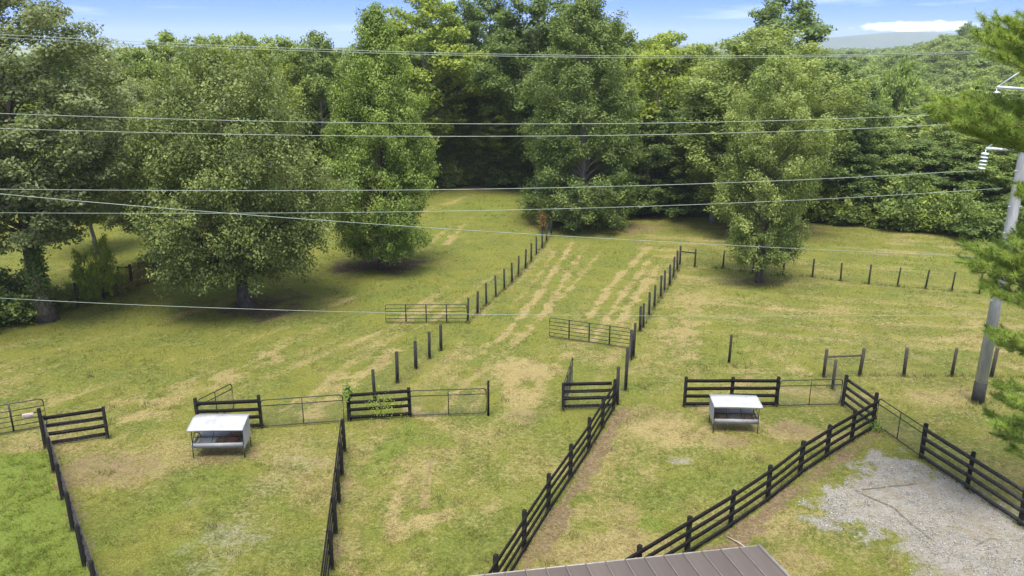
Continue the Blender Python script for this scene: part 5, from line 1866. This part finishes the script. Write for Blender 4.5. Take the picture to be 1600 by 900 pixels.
# ------------------------------------------------------------------ creepers
def creeper(center, ext, n, size, label, mat, rz=0):
    rg = np.random.default_rng(int(abs(center[0]) * 100))
    o = thing('creeper', tuple(center), label, 'creeper', None, rz)
    c = rg.normal(0, 1, (n, 3)) * np.array(ext)
    nn_ = rg.normal(0, .6, (n, 3)) + np.array([0, -.5, .6]); nn_ /= np.linalg.norm(nn_, axis=1)[:, None]
    v, f, tn = leaves(c, nn_, size * rg.uniform(.6, 1.4, n), rg.normal(.5, .15, n), .8, rg)
    link('foliage', mesh_np('creeper', v, f, L[mat], {'tone': tn}), o)
    mb = MB(); mb.tube([(0, 0, -ext[2] * 2.2), (.03, 0, 0), (-.02, 0, ext[2])], .012, 5); mb.build('stem', M['bark'], o)


q = ground_pt((546, 658))
creeper(q + [-.02, 0, 1.45], (.11, .11, .17), 420, .085, 'green creeper growing over the top of the thick post between the mesh gates', 'bright')
q2 = ground_pt((594, 656))
creeper(q2 + [0.05, -.10, .72], (.42, .06, .32), 360, .075, 'thin yellow-green creeper hanging in the boards between the mesh gates', 'yellow')
q3 = ground_pt((1363, 668))
creeper(q3 + [.05, -.15, .22], (.16, .14, .14), 260, .08, 'weeds growing round the foot of the corner post by the gravel', 'bright')
q4 = G(75, 503)
for (dx_, dz_, ex) in ((0, 3.3, (.27, .27, 1.5)),):
    creeper(np.array([q4[0] - .1, q4[1] - .1, dz_]), ex, 3600, .17, 'ivy covering the trunk of the ragged grey-green tree', 'forest')

# ------------------------------------------------------------------ mountains far away
mx_, my_, mz_ = [], [], []
for px_ in np.linspace(-350, 2000, 140):
    a_ = (px_ - 800) / CAM_F
    for k_, dd in enumerate((4200, 4700, 5300, 6100)):
        hgt = (60, 84, 108, 30)[k_]
        hh_ = hgt * (0.04 + 0.96 * math.exp(-((px_ - 1400) / 260) ** 2)) * (0.35 + 1.0 * float(fbm(np.array([px_ / 420.]), np.array([k_ * 3.1]), 200 + k_, 4)[0])) if k_ else -36
        mx_.append(a_ * dd * .96); my_.append(dd); mz_.append(hh_)
mv = np.stack([mx_, my_, mz_], 1)
mi, mj = np.meshgrid(np.arange(139), np.arange(3), indexing='ij')
mi, mj = mi.ravel(), mj.ravel()
mf = np.stack([mi * 4 + mj, (mi + 1) * 4 + mj, (mi + 1) * 4 + mj + 1, mi * 4 + mj + 1], 1)
M['mountain'] = simple('wooded_mountain', (0.035, 0.055, 0.03), (0.06, 0.085, 0.045), 0.01, 1.0, spec=0.0)
link('mountains', mesh_np('mountains', mv, mf, M['mountain'], smooth=True), kind='structure')

# ------------------------------------------------------------------ the air between here and the mountains
mb = MB()
mb.box((0, 2000, 45), (12400, 8600, 170))
hz = mb.build('haze', None)
hm = bpy.data.materials.new('haze'); hm.use_nodes = True
hm.node_tree.nodes.clear()
pv = hm.node_tree.nodes.new('ShaderNodeVolumePrincipled')
pv.inputs['Color'].default_value = (0.80, 0.91, 1.0, 1)
pv.inputs['Density'].default_value = 1.6e-4
ho = hm.node_tree.nodes.new('ShaderNodeOutputMaterial')
hm.node_tree.links.new(pv.outputs[0], ho.inputs['Volume'])
hz.data.materials.append(hm)
hz['kind'] = 'stuff'
tag(hz, 'thin bluish haze in the air over the woods and mountains', 'haze')

# ------------------------------------------------------------------ uncut grass at the feet of posts and along the fences
feet = [(o.matrix_basis.translation + o.parent.location) for o in list(scene.objects) if o.parent is not None and o.name.split('.')[0] == 'post']
feet = [np.array(p) for p in feet if p[1] < 62]
seglist = [(mid_pts, .5), (pts, .4), (down, .5), (ptsB, .4), (ptsC, .6), (ptsA, .6), ([(731, 507), (760, 478), (800, 440), (838, 397), (861, 366)], .6),
           ([(1439, 716), (1593, 824)], .7), ([(546, 658), (641, 652)], .8), ([(1069, 638), (1212, 634)], .5), ([(312, 672), (409, 667)], .5)]
spots = [p[:2] for p in feet for _ in range(5)]
for sg, dens in seglist:
    gp = [ground_pt(p) for p in sg]
    for a, b in zip(gp[:-1], gp[1:]):
        for k in range(int(np.linalg.norm(b - a) * 9 * dens)):
            spots.append((a + (b - a) * FR.random())[:2])
spots.append(PB[:2]); spots += [PB[:2] + FR.normal(0, .35, 2) for _ in range(30)]
for k in range(45):      # taller weeds standing here and there in the paddocks
    wy = FR.uniform(21, 40); wx = FR.uniform(-.62, .45) * wy
    wr = FR.uniform(.08, .35)
    for _ in range(int(FR.uniform(2, 9))):
        spots.append((wx + FR.normal(0, wr), wy + FR.normal(0, wr)))
spots = np.array(spots)
spots = np.repeat(spots, 8, 0) + FR.normal(0, .09, (len(spots) * 8, 2))
n = len(spots)
bz = terrain(spots[:, 0], spots[:, 1])
far = np.clip(spots[:, 1] / 32, .8, 2)
h = FR.uniform(.08, .30, n); ang = FR.uniform(0, 6.28, n); w = FR.uniform(.010, .020, n) * far
ln = h * FR.uniform(.2, .8, n); b2 = ang + 1.57
v = np.stack([np.stack([spots[:, 0] - np.cos(b2) * w, spots[:, 1] - np.sin(b2) * w, bz], 1), np.stack([spots[:, 0] + np.cos(b2) * w, spots[:, 1] + np.sin(b2) * w, bz], 1),
              np.stack([spots[:, 0] + np.cos(ang) * ln, spots[:, 1] + np.sin(ang) * ln, bz + h], 1)], 1).reshape(-1, 3)
t_ = FR.random(n)[:, None]
c = np.where(FR.random(n)[:, None] < .35, np.array([.26, .21, .09]) + t_ * .12, np.array([.115, .150, .025]) + t_ * np.array([.12, .12, .03]))
tag(link('tall_grass', mesh_np('tall_grass', v, np.arange(3 * n).reshape(-1, 3), M['blade'], {'tint': np.repeat(c, 3, 0)})), 'longer unmown grass left standing round fence posts and under the boards', 'grass', kind='stuff')
